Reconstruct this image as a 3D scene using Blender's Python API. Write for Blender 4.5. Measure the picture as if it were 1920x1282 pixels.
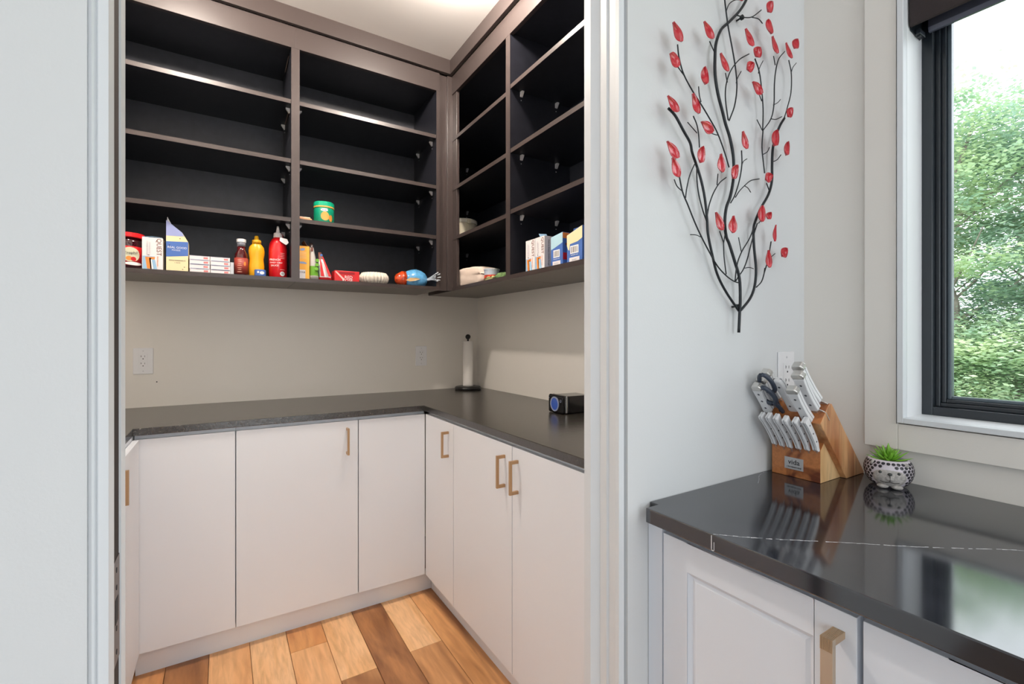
import bpy, bmesh, math, random
from mathutils import Vector, Matrix, noise
C = bpy.context.scene
for o in list(bpy.data.objects): bpy.data.objects.remove(o, do_unlink=True)
COL = C.collection
R = math.radians
random.seed(7)

# ------------------------------------------------------------ camera, world, lights, exposure
cam = bpy.data.cameras.new('camera'); co = bpy.data.objects.new('camera', cam); COL.objects.link(co)
co.location = (0, 0, 1.2397); co.rotation_euler = (R(90), 0, R(-31.78))
cam.sensor_width = 36; cam.lens = 16.436; cam.shift_y = -8.05/1920; cam.clip_start = .02
C.camera = co
vs = C.view_settings
vs.view_transform = 'Standard'; vs.look = 'None'; vs.exposure = 0.0; vs.gamma = 1; vs.use_curve_mapping = False
w = bpy.data.worlds.new('overcast_sky'); C.world = w; w.use_nodes = True
wn = w.node_tree; bg = wn.nodes['Background']
bg.inputs['Color'].default_value = (.88, .95, 1, 1); bg.inputs['Strength'].default_value = 3.8

def area(name, loc, rot, sx, sy, power, color, portal=False):
    l = bpy.data.lights.new(name, 'AREA'); l.shape = 'RECTANGLE'; l.size = sx; l.size_y = sy
    l.energy = power; l.color = color
    if portal: l.cycles.is_portal = True
    o = bpy.data.objects.new(name, l); COL.objects.link(o); o.location = loc; o.rotation_euler = rot
    return o
def bulb(name, loc, power, color, radius=.05, spot=None):
    l = bpy.data.lights.new(name, 'SPOT' if spot else 'POINT'); l.energy = power; l.color = color; l.shadow_soft_size = radius
    if spot: l.spot_size = R(spot); l.spot_blend = .6
    o = bpy.data.objects.new(name, l); COL.objects.link(o); o.location = loc
    return o
area('window_portal', (1.52, -.26, 1.55), (0, R(90), 0), 1.0, 1.4, 1, (1, 1, 1), portal=True)
# soft fill lamps added behind the camera, overhead and at the left
area('rear_fill', (.5, -3.0, 1.35), (R(90), 0, 0), 1.7, 2.2, 36, (.9, .955, 1))
area('ceiling_fill', (.5, -1.2, 2.74), (0, 0, 0), 1.2, 1.6, 11, (1, 1, .97))
area('left_fill', (-2.4, -1.9, 1.4), (R(90), 0, R(-90)), 2.0, 1.6, 33, (.84, .92, 1))
# two recessed lights in the pantry ceiling
bulb('pantry_light', (-.15, 1.82, 2.745), 58, (1, .89, .79), .05)
bulb('pantry_light', (.78, 1.66, 2.745), 58, (1, .89, .79), .05)

# ------------------------------------------------------------ helpers
def lin(c):
    return tuple(((v/255)/12.92 if v <= 10 else (((v/255)+.055)/1.055)**2.4) for v in c) + (1,)
MATS = {}
def mat(name, rgb, rough=.5, metal=0, spec=.5, bump=0, bscale=40, var=0, vscale=6, coat=0, alpha=None, trans=0, ior=None):
    if name in MATS: return MATS[name]
    m = bpy.data.materials.new(name); m.use_nodes = True; nt = m.node_tree; b = nt.nodes['Principled BSDF']
    col = lin(rgb)
    b.inputs['Base Color'].default_value = col; b.inputs['Roughness'].default_value = rough
    b.inputs['Metallic'].default_value = metal; b.inputs['Specular IOR Level'].default_value = spec
    b.inputs['Coat Weight'].default_value = coat
    if ior: b.inputs['IOR'].default_value = ior
    if trans: b.inputs['Transmission Weight'].default_value = trans
    tc = nt.nodes.new('ShaderNodeTexCoord')
    if var:
        n = nt.nodes.new('ShaderNodeTexNoise'); n.inputs['Scale'].default_value = vscale; n.inputs['Detail'].default_value = 4
        nt.links.new(tc.outputs['Object'], n.inputs['Vector'])
        r = nt.nodes.new('ShaderNodeValToRGB')
        r.color_ramp.elements[0].position = .3; r.color_ramp.elements[1].position = .7
        r.color_ramp.elements[0].color = tuple(v*(1-var) for v in col[:3])+(1,)
        r.color_ramp.elements[1].color = tuple(min(1, v*(1+var)) for v in col[:3])+(1,)
        nt.links.new(n.outputs['Fac'], r.inputs['Fac']); nt.links.new(r.outputs['Color'], b.inputs['Base Color'])
    if bump:
        n = nt.nodes.new('ShaderNodeTexNoise'); n.inputs['Scale'].default_value = bscale; n.inputs['Detail'].default_value = 5
        nt.links.new(tc.outputs['Object'], n.inputs['Vector'])
        bp = nt.nodes.new('ShaderNodeBump'); bp.inputs['Strength'].default_value = bump; bp.inputs['Distance'].default_value = .002
        nt.links.new(n.outputs['Fac'], bp.inputs['Height']); nt.links.new(bp.outputs['Normal'], b.inputs['Normal'])
    MATS[name] = m
    return m
def woodmat(name, c1, c2, axis='Y', scale=1.0, rough=.35, streak=.55, fine=1.0):
    if name in MATS: return MATS[name]
    m = bpy.data.materials.new(name); m.use_nodes = True; nt = m.node_tree; b = nt.nodes['Principled BSDF']; L = nt.links.new
    tc = nt.nodes.new('ShaderNodeTexCoord'); oi = nt.nodes.new('ShaderNodeObjectInfo')
    add = nt.nodes.new('ShaderNodeVectorMath'); add.operation = 'ADD'
    mul = nt.nodes.new('ShaderNodeVectorMath'); mul.operation = 'SCALE'; mul.inputs['Scale'].default_value = 13.7
    cb = nt.nodes.new('ShaderNodeCombineXYZ')
    for i in range(3): L(oi.outputs['Random'], cb.inputs[i])
    L(cb.outputs[0], mul.inputs[0]); L(tc.outputs['Object'], add.inputs[0]); L(mul.outputs[0], add.inputs[1])
    mp = nt.nodes.new('ShaderNodeMapping')
    s = {'X': (1.2, 9, 9), 'Y': (9, 1.2, 9), 'Z': (9, 9, 1.2)}[axis]
    mp.inputs['Scale'].default_value = tuple(v*scale for v in s); L(add.outputs[0], mp.inputs['Vector'])
    n = nt.nodes.new('ShaderNodeTexNoise'); n.inputs['Scale'].default_value = 1.0; n.inputs['Detail'].default_value = 3; n.inputs['Distortion'].default_value = .8
    L(mp.outputs[0], n.inputs['Vector'])
    r = nt.nodes.new('ShaderNodeValToRGB'); r.color_ramp.elements[0].position = streak-.1; r.color_ramp.elements[1].position = streak+.12
    r.color_ramp.elements[0].color = lin(c1); r.color_ramp.elements[1].color = lin(c2)
    L(n.outputs['Fac'], r.inputs['Fac'])
    mp2 = nt.nodes.new('ShaderNodeMapping'); mp2.inputs['Scale'].default_value = tuple(v*scale*6*fine for v in s); L(add.outputs[0], mp2.inputs['Vector'])
    n2 = nt.nodes.new('ShaderNodeTexNoise'); n2.inputs['Scale'].default_value = 1; n2.inputs['Detail'].default_value = 4; n2.inputs['Distortion'].default_value = .5
    L(mp2.outputs[0], n2.inputs['Vector'])
    mx = nt.nodes.new('ShaderNodeMix'); mx.data_type = 'RGBA'; mx.blend_type = 'MULTIPLY'; mx.inputs['Factor'].default_value = .35
    L(r.outputs['Color'], mx.inputs['A'])
    r2 = nt.nodes.new('ShaderNodeValToRGB'); r2.color_ramp.elements[0].position = .3; r2.color_ramp.elements[1].position = .62
    r2.color_ramp.elements[0].color = (.35, .28, .22, 1); r2.color_ramp.elements[1].color = (1, 1, 1, 1)
    L(n2.outputs['Fac'], r2.inputs['Fac']); L(r2.outputs['Color'], mx.inputs['B']); L(mx.outputs['Result'], b.inputs['Base Color'])
    b.inputs['Roughness'].default_value = rough
    MATS[name] = m
    return m

def obj(name, bm, m, parent=None, bevel=0, smooth=False, seg=2, kind=None):
    me = bpy.data.meshes.new(name); bm.normal_update(); bm.to_mesh(me); bm.free()
    if smooth:
        for p in me.polygons: p.use_smooth = True
    for mm in (m if isinstance(m, (list, tuple)) else [m]): me.materials.append(mm)
    o = bpy.data.objects.new(name, me); COL.objects.link(o)
    if parent:
        o.parent = parent
        if parent.type == 'EMPTY' and parent.get('_w'): o.matrix_parent_inverse = Matrix.Translation(parent.location).inverted()
    if bevel:
        md = o.modifiers.new('edge', 'BEVEL'); md.width = bevel; md.segments = seg; md.limit_method = 'ANGLE'; md.angle_limit = R(40)
    if kind: o['kind'] = kind
    return o
def thing(name, label, cat, loc=(0, 0, 0), rz=0, group=None, world=True):
    o = bpy.data.objects.new(name, None); COL.objects.link(o); o.empty_display_size = .05
    o.location = loc; o.rotation_euler = (0, 0, rz); o['label'] = label; o['category'] = cat
    if world: o['_w'] = 1
    if group: o['group'] = group
    return o
def tag(o, label, cat, group=None):
    o['label'] = label; o['category'] = cat
    if group: o['group'] = group
    return o
def struct(o): o['kind'] = 'structure'; return o
def dup(root, **kw):
    r = root.copy(); COL.objects.link(r)
    for ch in root.children:
        c = ch.copy(); COL.objects.link(c); c.parent = r
        for g in ch.children:
            d = g.copy(); COL.objects.link(d); d.parent = c
    for k, v in kw.items(): r[k] = v
    return r
def B(): return bmesh.new()
def bx(bm, x0, x1, y0, y1, z0, z1, mi=0):
    v = [bm.verts.new(p) for p in ((x0,y0,z0),(x1,y0,z0),(x1,y1,z0),(x0,y1,z0),(x0,y0,z1),(x1,y0,z1),(x1,y1,z1),(x0,y1,z1))]
    for f in ((3,2,1,0),(4,5,6,7),(0,1,5,4),(1,2,6,5),(2,3,7,6),(3,0,4,7)):
        bm.faces.new([v[i] for i in f]).material_index = mi
    return bm
def box(name, m, x0, x1, y0, y1, z0, z1, parent=None, bevel=0, seg=2):
    x0, x1 = sorted((x0, x1)); y0, y1 = sorted((y0, y1)); z0, z1 = sorted((z0, z1))
    return obj(name, bx(B(), x0, x1, y0, y1, z0, z1), m, parent, bevel, seg=seg)
def prism(bm, pts, d):
    """pts: list of 3D points of a planar polygon, extruded by vector d"""
    d = Vector(d)
    a = [bm.verts.new(p) for p in pts]; b = [bm.verts.new(Vector(p)+d) for p in pts]
    n = len(pts); bm.faces.new(a); bm.faces.new(b[::-1])
    for i in range(n): bm.faces.new((a[i], b[i], b[(i+1) % n], a[(i+1) % n]))
    bmesh.ops.recalc_face_normals(bm, faces=bm.faces[:])
    return bm
def lathe(bm, prof, c=(0, 0, 0), seg=28, axis='Z', fn=None, ex=1, ey=1):
    rings = []
    for k, (r, z) in enumerate(prof):
        ring = []
        for i in range(seg):
            a = 2*math.pi*i/seg; rr = max(r, 1e-5)*(fn(a, k) if fn else 1)
            x, y = rr*math.cos(a)*ex, rr*math.sin(a)*ey
            p = {'Z': (x, y, z), 'X': (z, x, y), 'Y': (x, z, y)}[axis]
            ring.append(bm.verts.new((p[0]+c[0], p[1]+c[1], p[2]+c[2])))
        rings.append(ring)
    hollow = prof[0][0] > 1e-3 and prof[-1][0] > 1e-3
    for r0, r1 in list(zip(rings, rings[1:]))+([(rings[-1], rings[0])] if hollow else []):
        for i in range(seg):
            bm.faces.new((r0[i], r0[(i+1) % seg], r1[(i+1) % seg], r1[i]))
    if not hollow: bm.faces.new(rings[0][::-1]); bm.faces.new(rings[-1])
    bmesh.ops.recalc_face_normals(bm, faces=bm.faces[:])
    return bm
def spline(pts, n=5):
    pts = [Vector(p) for p in pts]
    if len(pts) < 3: return pts
    P = [2*pts[0]-pts[1]]+pts+[2*pts[-1]-pts[-2]]; out = []
    for i in range(1, len(P)-2):
        for k in range(n):
            t = k/n
            out.append(.5*((2*P[i])+(P[i+1]-P[i-1])*t+(2*P[i-1]-5*P[i]+4*P[i+1]-P[i+2])*t*t+(3*P[i]-P[i-1]-3*P[i+1]+P[i+2])*t**3))
    out.append(pts[-1]); return out
def tube(bm, pts, r, seg=8, sm=4, r2=None, closed=False):
    P = spline(pts, sm) if sm > 1 else [Vector(p) for p in pts]
    up = Vector((0, 1, 0)); rings = []
    for i, p in enumerate(P):
        if closed: d = (P[(i+1) % len(P)]-P[i-1]).normalized()
        else: d = (P[min(i+1, len(P)-1)]-P[max(i-1, 0)]).normalized()
        s = d.cross(up)
        if s.length < .1: s = d.cross(Vector((1, 0, 0)))
        s.normalize(); t = s.cross(d).normalized()
        rr = r if r2 is None else r+(r2-r)*i/max(1, len(P)-1)
        rings.append([bm.verts.new(p+s*math.cos(2*math.pi*k/seg)*rr+t*math.sin(2*math.pi*k/seg)*rr) for k in range(seg)])
    pr = list(zip(rings, rings[1:]))
    if closed: pr.append((rings[-1], rings[0]))
    for a, b in pr:
        for k in range(seg): bm.faces.new((a[k], a[(k+1) % seg], b[(k+1) % seg], b[k]))
    if not closed: bm.faces.new(rings[0][::-1]); bm.faces.new(rings[-1])
    bmesh.ops.recalc_face_normals(bm, faces=bm.faces[:])
    return bm
def text(parent, s, org, xd, yd, size, m, name='lettering', depth=.0002, align='CENTER'):
    cu = bpy.data.curves.new('t', 'FONT'); cu.body = s; cu.size = size; cu.align_x = align; cu.align_y = 'CENTER'; cu.extrude = depth; cu.resolution_u = 2
    t = bpy.data.objects.new('t', cu); COL.objects.link(t)
    dg = bpy.context.evaluated_depsgraph_get(); me = bpy.data.meshes.new_from_object(t.evaluated_get(dg))
    bpy.data.objects.remove(t); bpy.data.curves.remove(cu)
    xd, yd = Vector(xd).normalized(), Vector(yd).normalized(); zd = xd.cross(yd)
    M = Matrix((xd, yd, zd)).transposed().to_4x4(); M.translation = Vector(org)+zd*depth
    me.transform(M); me.materials.clear(); me.materials.append(m)
    o = bpy.data.objects.new(name, me); COL.objects.link(o); o.parent = parent
    if parent.type == 'EMPTY' and parent.get('_w'): o.matrix_parent_inverse = Matrix.Translation(parent.location).inverted()
    return o
FY = ((1, 0, 0), (0, 0, 1))       # lettering that faces -Y
FX = ((0, -1, 0), (0, 0, 1))      # lettering that faces -X
FYd = ((0, 0, -1), (1, 0, 0))     # faces -Y, reads downwards
FXd = ((0, 0, -1), (0, -1, 0))

# ------------------------------------------------------------ materials
M_wall = mat('warm_white_paint', (232, 228, 221), .75, bump=.08, bscale=260)
M_wallc = mat('cool_white_paint', (217, 219, 220), .7, bump=.08, bscale=260)
M_ceil = mat('ceiling_paint', (232, 229, 226), .85)
M_trim = mat('white_trim_paint', (222, 226, 229), .42)
M_lacq = mat('white_cabinet_lacquer', (231, 235, 241), .4, bump=.02, bscale=90)
M_lacq2 = mat('painted_white_cabinet', (228, 233, 241), .38)
M_dark = mat('espresso_laminate', (31, 32, 39), .38, spec=.5, bump=.06, bscale=350, var=.15, vscale=30)
M_back = mat('espresso_back_panel', (54, 56, 63), .42, bump=.06, bscale=350, var=.12, vscale=30)  # laminate lightened here, specular haze put into the base colour
M_edge = mat('espresso_edge_band', (60, 52, 50), .34, bump=.05, bscale=300)
M_brass = mat('champagne_bronze', (196, 160, 122), .3, metal=.9)
M_dbrass = mat('brushed_champagne', (214, 196, 174), .38, metal=.75)
M_plastic = mat('white_plastic', (233, 233, 235), .35)
M_slot = mat('dark_slot', (30, 30, 32), .6)
M_black = mat('black_wood', (18, 17, 18), .3)
M_blackmetal = mat('black_aluminium', (36, 42, 48), .3, spec=.6)
M_iron = mat('dark_iron', (40, 44, 48), .4, metal=.4, bump=.2, bscale=300)
M_paper = mat('white_paper', (232, 229, 226), .85, bump=.15, bscale=300)
M_steel = mat('polished_steel', (214, 212, 208), .34, metal=.85)
M_pin = mat('clear_plastic', (205, 205, 208), .3)

def stone(name, base, rough, speck, bumpy, ior):
    m = mat(name, base, rough, spec=.5, ior=ior)
    nt = m.node_tree; b = nt.nodes['Principled BSDF']; L = nt.links.new
    tc = nt.nodes.new('ShaderNodeTexCoord')
    n = nt.nodes.new('ShaderNodeTexNoise'); n.inputs['Scale'].default_value = 160 if bumpy else 14; n.inputs['Detail'].default_value = 6
    L(tc.outputs['Object'], n.inputs['Vector'])
    r = nt.nodes.new('ShaderNodeValToRGB'); r.color_ramp.elements[0].position = .4; r.color_ramp.elements[1].position = .75
    r.color_ramp.elements[0].color = lin(base); r.color_ramp.elements[1].color = lin(speck); L(n.outputs['Fac'], r.inputs['Fac'])
    L(r.outputs['Color'], b.inputs['Base Color'])
    if bumpy:
        n2 = nt.nodes.new('ShaderNodeTexNoise'); n2.inputs['Scale'].default_value = 75; n2.inputs['Detail'].default_value = 3
        L(tc.outputs['Object'], n2.inputs['Vector'])
        bp = nt.nodes.new('ShaderNodeBump'); bp.inputs['Strength'].default_value = .25; bp.inputs['Distance'].default_value = .002
        L(n2.outputs['Fac'], bp.inputs['Height']); L(bp.outputs['Normal'], b.inputs['Normal'])
    return m
M_stone = stone('black_quartz', (30, 32, 38), .09, (44, 46, 54), False, 2.0)
M_granite = stone('leathered_black_granite', (32, 30, 28), .24, (72, 66, 60), True, 1.85)

# ------------------------------------------------------------ the setting
ZC = 2.781
YD0, YD1 = .6473, .7470            # doorway wall
struct(box('floor', woodmat('floor_wood_base', (150, 122, 98), (112, 86, 66), 'Y'), -2.6, 1.5, -3.3, 2.9, -.06, -.012))
floor = bpy.data.objects['floor']
struct(box('ceiling', M_ceil, -2.6, 1.5, -3.3, 2.9, ZC, ZC+.08))
wb = struct(box('wall_back', M_wall, -.95, 1.56, 2.7695, 2.87, 0, ZC))
struct(box('wall_right', M_wall, 1.4451, 1.56, YD1, 2.7695, 0, ZC))
struct(box('wall_left', M_wall, -1.05, -.93, YD1, 2.87, 0, ZC))
# wall with the pantry doorway: left piece, right piece, lintel
bm = B(); bx(bm, -2.6, -.1199, YD0, YD1, 0, ZC); bx(bm, .6629, 1.56, YD0, YD1, 0, ZC); bx(bm, -.1199, .6629, YD0, YD1, 2.44, ZC)
struct(obj('wall_front', bm, M_wallc))
# window wall with its opening
WY0, WY1, WZ0, WZ1 = -.97, .428, 1.06, 2.05
bm = B(); bx(bm, 1.3144, 1.50, WY1+.007, YD0, 0, ZC); bx(bm, 1.3144, 1.50, -3.3, WY0-.007, 0, ZC)
bx(bm, 1.3144, 1.50, WY0-.007, WY1+.007, 0, WZ0-.007); bx(bm, 1.3144, 1.50, WY0-.007, WY1+.007, WZ1+.007, ZC)
struct(obj('wall_window', bm, M_wall))
struct(box('wall_kitchen', M_wallc, -2.7, -2.6, -3.3, .7, 0, ZC))
struct(box('wall_rear', M_wallc, -2.6, 1.5, -3.4, -3.3, 0, ZC))
# nail hole under the left outlet
box('nail_hole', M_slot, -.2665, -.2617, 2.7688, 2.7700, 1.028, 1.033, wb)

# floor planks, laid along Y
W1 = woodmat('birch_plank', (232, 180, 128), (222, 164, 110), 'Y', 1.0, .33)
W2 = woodmat('amber_plank', (214, 154, 98), (198, 132, 78), 'Y', 1.1, .33)
W3 = woodmat('walnut_heart_plank', (176, 122, 76), (128, 82, 48), 'Y', 1.3, .33, .5)
W4 = woodmat('streaked_plank', (228, 170, 114), (136, 88, 50), 'Y', .85, .33, .56)
W5 = woodmat('pale_plank', (238, 192, 144), (230, 178, 124), 'Y', 1.4, .33)
cols = [(-.318, -.181, [(1.2, 2.3, W2)]), (-.181, -.044, [(1.6, 2.3, W3), (.7, 1.6, W1)]), (-.044, .094, [(1.3, 2.3, W1)]),
        (.094, .227, [(1.75, 2.3, W5), (.8, 1.75, W2)]), (.227, .365, [(2.02, 2.3, W2), (1.0, 2.02, W1)]),
        (.365, .496, [(1.76, 2.3, W5), (.9, 1.76, W4)]), (.496, .63, [(1.1, 2.3, W3)]),
        (.63, .765, [(1.78, 2.3, W5), (1.0, 1.78, W4)]), (.765, .9, [(1.0, 2.3, W4)])]
for x0, x1, rows in cols:
    for (a, b_, m) in rows:
        box('plank', m, x0+.0008, x1-.0008, a+.0008, b_-.0008, -.012, 0, floor, .0012, 1)
    y = min(r[0] for r in rows)
    box('plank', random.choice([W1, W2, W5]), x0+.0008, x1-.0008, YD0-.2, y-.0008, -.012, 0, floor, .0012, 1)

# jambs, stops and casings of the pantry doorway
def profile_trim(name, prof, z0, z1, m=M_trim):
    """prof: plan polygon (x,y)"""
    return struct(obj(name, prism(B(), [(x, y, z0) for x, y in prof], (0, 0, z1-z0)), m))
# right side: split jamb with stop, casing with bead
profile_trim('trim_1', [(.6395, .747), (.6395, .7275), (.6520, .7130), (.6480, .6900), (.6520, .6870), (.6490, .6640), (.6629, .6640), (.6629, .747)], 0, 2.44)
profile_trim('trim_2', [(.6468, .6640), (.6468, .6545), (.6580, .6520), (.6600, .6570), (.6625, .6590), (.6640, .6535), (.6665, .6520), (.6700, .6545), (.6750, .6560), (.6790, .6473+.002), (.6790, .6640)], 0, 2.44)
# left side: jamb halves either side of the pocket door, casing
profile_trim('trim_3', [(-.1199, .6640), (-.1199, .6500), (-.1180, .6480), (-.1160, .6455), (-.1145, .6470), (-.1130, .6500), (-.1110, .6470), (-.1025, .6460), (-.1025, .6763), (-.1199, .6763)], 0, 2.44)
struct(box('trim_4', M_trim, -.1199, -.1025, .7190, .747, 0, 2.44))
struct(box('trim_5', M_trim, -.1025, .652, .664, .747, 2.415, 2.44))
# pocket door: only its dark edge looks out of the wall
M_door = woodmat('dark_stained_door', (60, 48, 44), (44, 36, 33), 'Z', .8, .8)
door = struct(obj('door_1', bx(B(), -.88, -.1045, .6785, .7180, .01, 2.41), M_door, None, .001))
box('latch_plate', mat('aged_bronze', (92, 82, 80), .35, metal=.6), -.1046, -.1036, .6800, .7165, .865, .985, door, .0004)
lp = box('latch_hole', M_slot, -.1037, -.1032, .690, .706, .912, .940, door)
for z in (.878, .905, .952, .972):
    obj('screw', lathe(B(), [(.0, -.0003), (.003, -.0003), (.003, .0004), (0, .0006)], (-.1036, .698, z), 10, 'X'), M_slot, door)

# window: casing, bead, white liner, black frame, sash, glass
tw = struct(obj('trim_6', bx(bx(bx(bx(B(), 1.3000, 1.3144, .440, .505, .986, 2.2), 1.3000, 1.3144, WY0-.08, .440, .986, 1.053), 1.3000, 1.3144, WY0-.08, WY0-.012, 1.053, 2.2), 1.3, 1.3144, WY0-.012, .440, 2.12, 2.2), M_wall, None, .0015))
bm = B()
for (d, xx0, xx1) in ((.012, 1.294, 1.3144),):
    bx(bm, xx0, xx1, WY1, WY1+d, WZ0-d, 2.12); bx(bm, xx0, xx1, WY0, WY1, WZ0-d, WZ0); bx(bm, xx0, xx1, WY0-d, WY0, WZ0-d, 2.12)
bx(bm, 1.3, 1.3144, WY1+.012, WY1+.016, WZ0-.016, 2.12); bx(bm, 1.3, 1.3144, WY0, WY1+.012, WZ0-.016, WZ0-.012)
struct(obj('trim_7', bm, M_trim, None, .0012))
bm = B(); t = .006
bx(bm, 1.3150, 1.50, WY1, WY1+t, WZ0-t, WZ1+t); bx(bm, 1.3150, 1.50, WY0-t, WY0, WZ0-t, WZ1+t); bx(bm, 1.3150, 1.50, WY0, WY1, WZ0-t, WZ0); bx(bm, 1.3150, 1.50, WY0, WY1, WZ1, WZ1+t)
struct(obj('trim_8', bm, mat('window_liner_white', (238, 240, 242), .4)))
win = struct(bpy.data.objects.new('window_1', None)); COL.objects.link(win); win.location = (1.43, -.27, 1.06); win['_w'] = 1
def frame(name, m, x0, x1, ay0, ay1, az0, az1, wd, parent, bev=.0015):
    bm = B(); bx(bm, x0, x1, ay0, ay0+wd, az0, az1); bx(bm, x0, x1, ay1-wd, ay1, az0, az1)
    bx(bm, x0, x1, ay0+wd, ay1-wd, az0, az0+wd); bx(bm, x0, x1, ay0+wd, ay1-wd, az1-wd, az1)
    return obj(name, bm, m, parent, bev)
frame('window_frame', M_blackmetal, 1.400, 1.47, WY0, WY1, WZ0, WZ1, .020, win)
frame('window_sash', M_blackmetal, 1.416, 1.462, WY0+.020, WY1-.020, WZ0+.020, WZ1-.020, .009, win)
frame('window_sash', M_blackmetal, 1.424, 1.458, WY0+.029, WY1-.029, WZ0+.029, WZ1-.029, .008, win)
frame('glazing_bead', mat('grey_glazing_seal', (92, 104, 112), .3), 1.434, 1.452, WY0+.037, WY1-.037, WZ0+.037, WZ1-.037, .007, win)
g = bpy.data.materials.new('window_glass'); g.use_nodes = True; nt = g.node_tree; nt.nodes.clear()
ou = nt.nodes.new('ShaderNodeOutputMaterial'); mxs = nt.nodes.new('ShaderNodeMixShader'); tr = nt.nodes.new('ShaderNodeBsdfTransparent'); gl = nt.nodes.new('ShaderNodeBsdfGlossy'); fr = nt.nodes.new('ShaderNodeFresnel')
gl.inputs['Roughness'].default_value = .01; fr.inputs['IOR'].default_value = 1.25
nt.links.new(fr.outputs[0], mxs.inputs[0]); nt.links.new(tr.outputs[0], mxs.inputs[1]); nt.links.new(gl.outputs[0], mxs.inputs[2]); nt.links.new(mxs.outputs[0], ou.inputs[0])
box('window_pane', g, 1.440, 1.444, WY0+.042, WY1-.042, WZ0+.042, WZ1-.042, win)
# ------------------------------------------------------------ upper cabinets of the pantry
XU, YU, XW, YW = 1.0949, 2.407, 1.4451, 2.7695
ZU0, ZU1 = 1.503, 2.70
def mapper(run):
    if run == 'back': return lambda n, m, s0, s1, d0, d1, z0, z1, p, bev=0: box(n, m, s0, s1, YU+d0, YU+d1, z0, z1, p, bev)
    return lambda n, m, s0, s1, d0, d1, z0, z1, p, bev=0: box(n, m, XU+d0, XU+d1, s0, s1, z0, z1, p, bev)
pin_me = None
def pin(parent, loc, rz):
    """wedge shaped clear shelf support with its peg hole below"""
    global pin_me
    if pin_me is None:
        b = B(); prism(b, [(0, -.006, 0), (.017, -.006, 0), (.017, -.006, -.004), (.004, -.006, -.022), (0, -.006, -.022)], (0, .012, 0))
        bx(b, 0, .0012, -.0018, .0018, -.039, -.0355)
        pin_me = bpy.data.meshes.new('shelf_pin'); b.to_mesh(pin_me); b.free(); pin_me.materials.append(M_pin)
    o = bpy.data.objects.new('shelf_pin', pin_me); COL.objects.link(o); o.parent = parent
    o.matrix_parent_inverse = Matrix.Translation(parent.location).inverted()
    o.location = loc; o.rotation_euler = (0, 0, rz)
def upper(label, run, s0, s1, shelves, pins, deep=None):
    bb = mapper(run); D = (YW-YU if run == 'back' else XW-XU)-.001
    T = .018
    loc = ((s0+s1)/2, YU+D/2, ZU0) if run == 'back' else (XU+D/2, (s0+s1)/2, ZU0)
    t = thing('upper_cabinet', label, 'cabinet', loc, group=None)
    bb('side_panel', M_dark, s0, s0+T, .0015, D, ZU0, ZU1, t); bb('side_panel', M_dark, s1-T, s1, .0015, D, ZU0, ZU1, t)
    bb('edge_band', M_edge, s0, s0+T, 0, .0014, ZU0, 2.60, t); bb('edge_band', M_edge, s1-T, s1, 0, .0014, ZU0, 2.60, t)
    bb('back_panel', M_back, s0+T, s1-T, D-.008, D, ZU0+T, 2.68, t)
    bb('bottom_panel', M_dark, s0+T, s1-T, .0015, D-.008, ZU0, ZU0+T, t)
    bb('edge_band', M_edge, s0+T, s1-T, 0, .0014, ZU0, ZU0+T, t)
    bb('underside', mat('grey_underside', (128, 124, 118), .5), s0+.002, s1-.002, .004, D-.002, ZU0-.0012, ZU0-.0001, t)  # added skin, a lighter grey than the laminate panel above it
    bb('top_panel', M_dark, s0+T, s1-T, .0205, D-.008, 2.606, 2.624, t)
    bb('header', M_edge, s0, s1, -.0005, .019, 2.60, ZU1, t, .001)
    for z in shelves:
        sh = bb('shelf', M_dark, s0+T+.001, s1-T-.001, .0035, D-.01, z-.019, z, t)
        e = bb('edge_band', M_edge, s0+T+.001, s1-T-.001, .002, .0034, z-.019, z, sh)
        e.matrix_parent_inverse = Matrix.Identity(4)
    zz = pins if pins else [z-.0195 for z in shelves]
    for z in zz:
        for d in (.062, .268):
            if run == 'back':
                pin(t, (s0+T, YU+d, z), 0); pin(t, (s1-T, YU+d, z), R(180))
            else:
                pin(t, (XU+d*.96, s1-T, z), R(-90)); pin(t, (XU+d*.96, s0+T, z), R(90))
    return t
SB = [2.357, 2.079, 1.803]
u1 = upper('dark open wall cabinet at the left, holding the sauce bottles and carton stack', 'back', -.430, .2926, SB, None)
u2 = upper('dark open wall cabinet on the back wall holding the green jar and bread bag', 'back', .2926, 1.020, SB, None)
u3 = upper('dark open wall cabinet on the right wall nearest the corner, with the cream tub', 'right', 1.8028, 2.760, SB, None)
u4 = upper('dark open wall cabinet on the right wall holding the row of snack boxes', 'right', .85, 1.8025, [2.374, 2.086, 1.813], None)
# slanted lighter strips between the pins on the divider of the left cabinet
for z in (2.336, 2.60):
    o = obj('pin_strip', tube(B(), [(.2705, YU+.062, z-.012), (.2705, YU+.215, z-.014)], .0022, 6, 1), mat('bronze_strip', (150, 128, 112), .35, metal=.5), u1)
# corner fillers between the two runs
f1 = box('filler_panel', M_edge, 1.020, 1.068, YU+.012, YU+.030, ZU0, ZU1, u2)
box('filler_panel', M_edge, 1.068, XU+.018, YU-.0005, YU+.018, ZU0, ZU1, u2, .001)
box('filler_panel', M_edge, XU+.004, XU+.020, 2.353, 2.406, ZU0, 2.60, u3, .001)
# crown boards up to the ceiling
struct(box('trim_9', M_edge, -.93, 1.0749, YU-.020, YU-.001, 2.703, ZC, None, .001))
struct(box('trim_10', M_edge, 1.0749, 1.0940, YD1, YU-.001, 2.703, ZC, None, .001))

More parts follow.
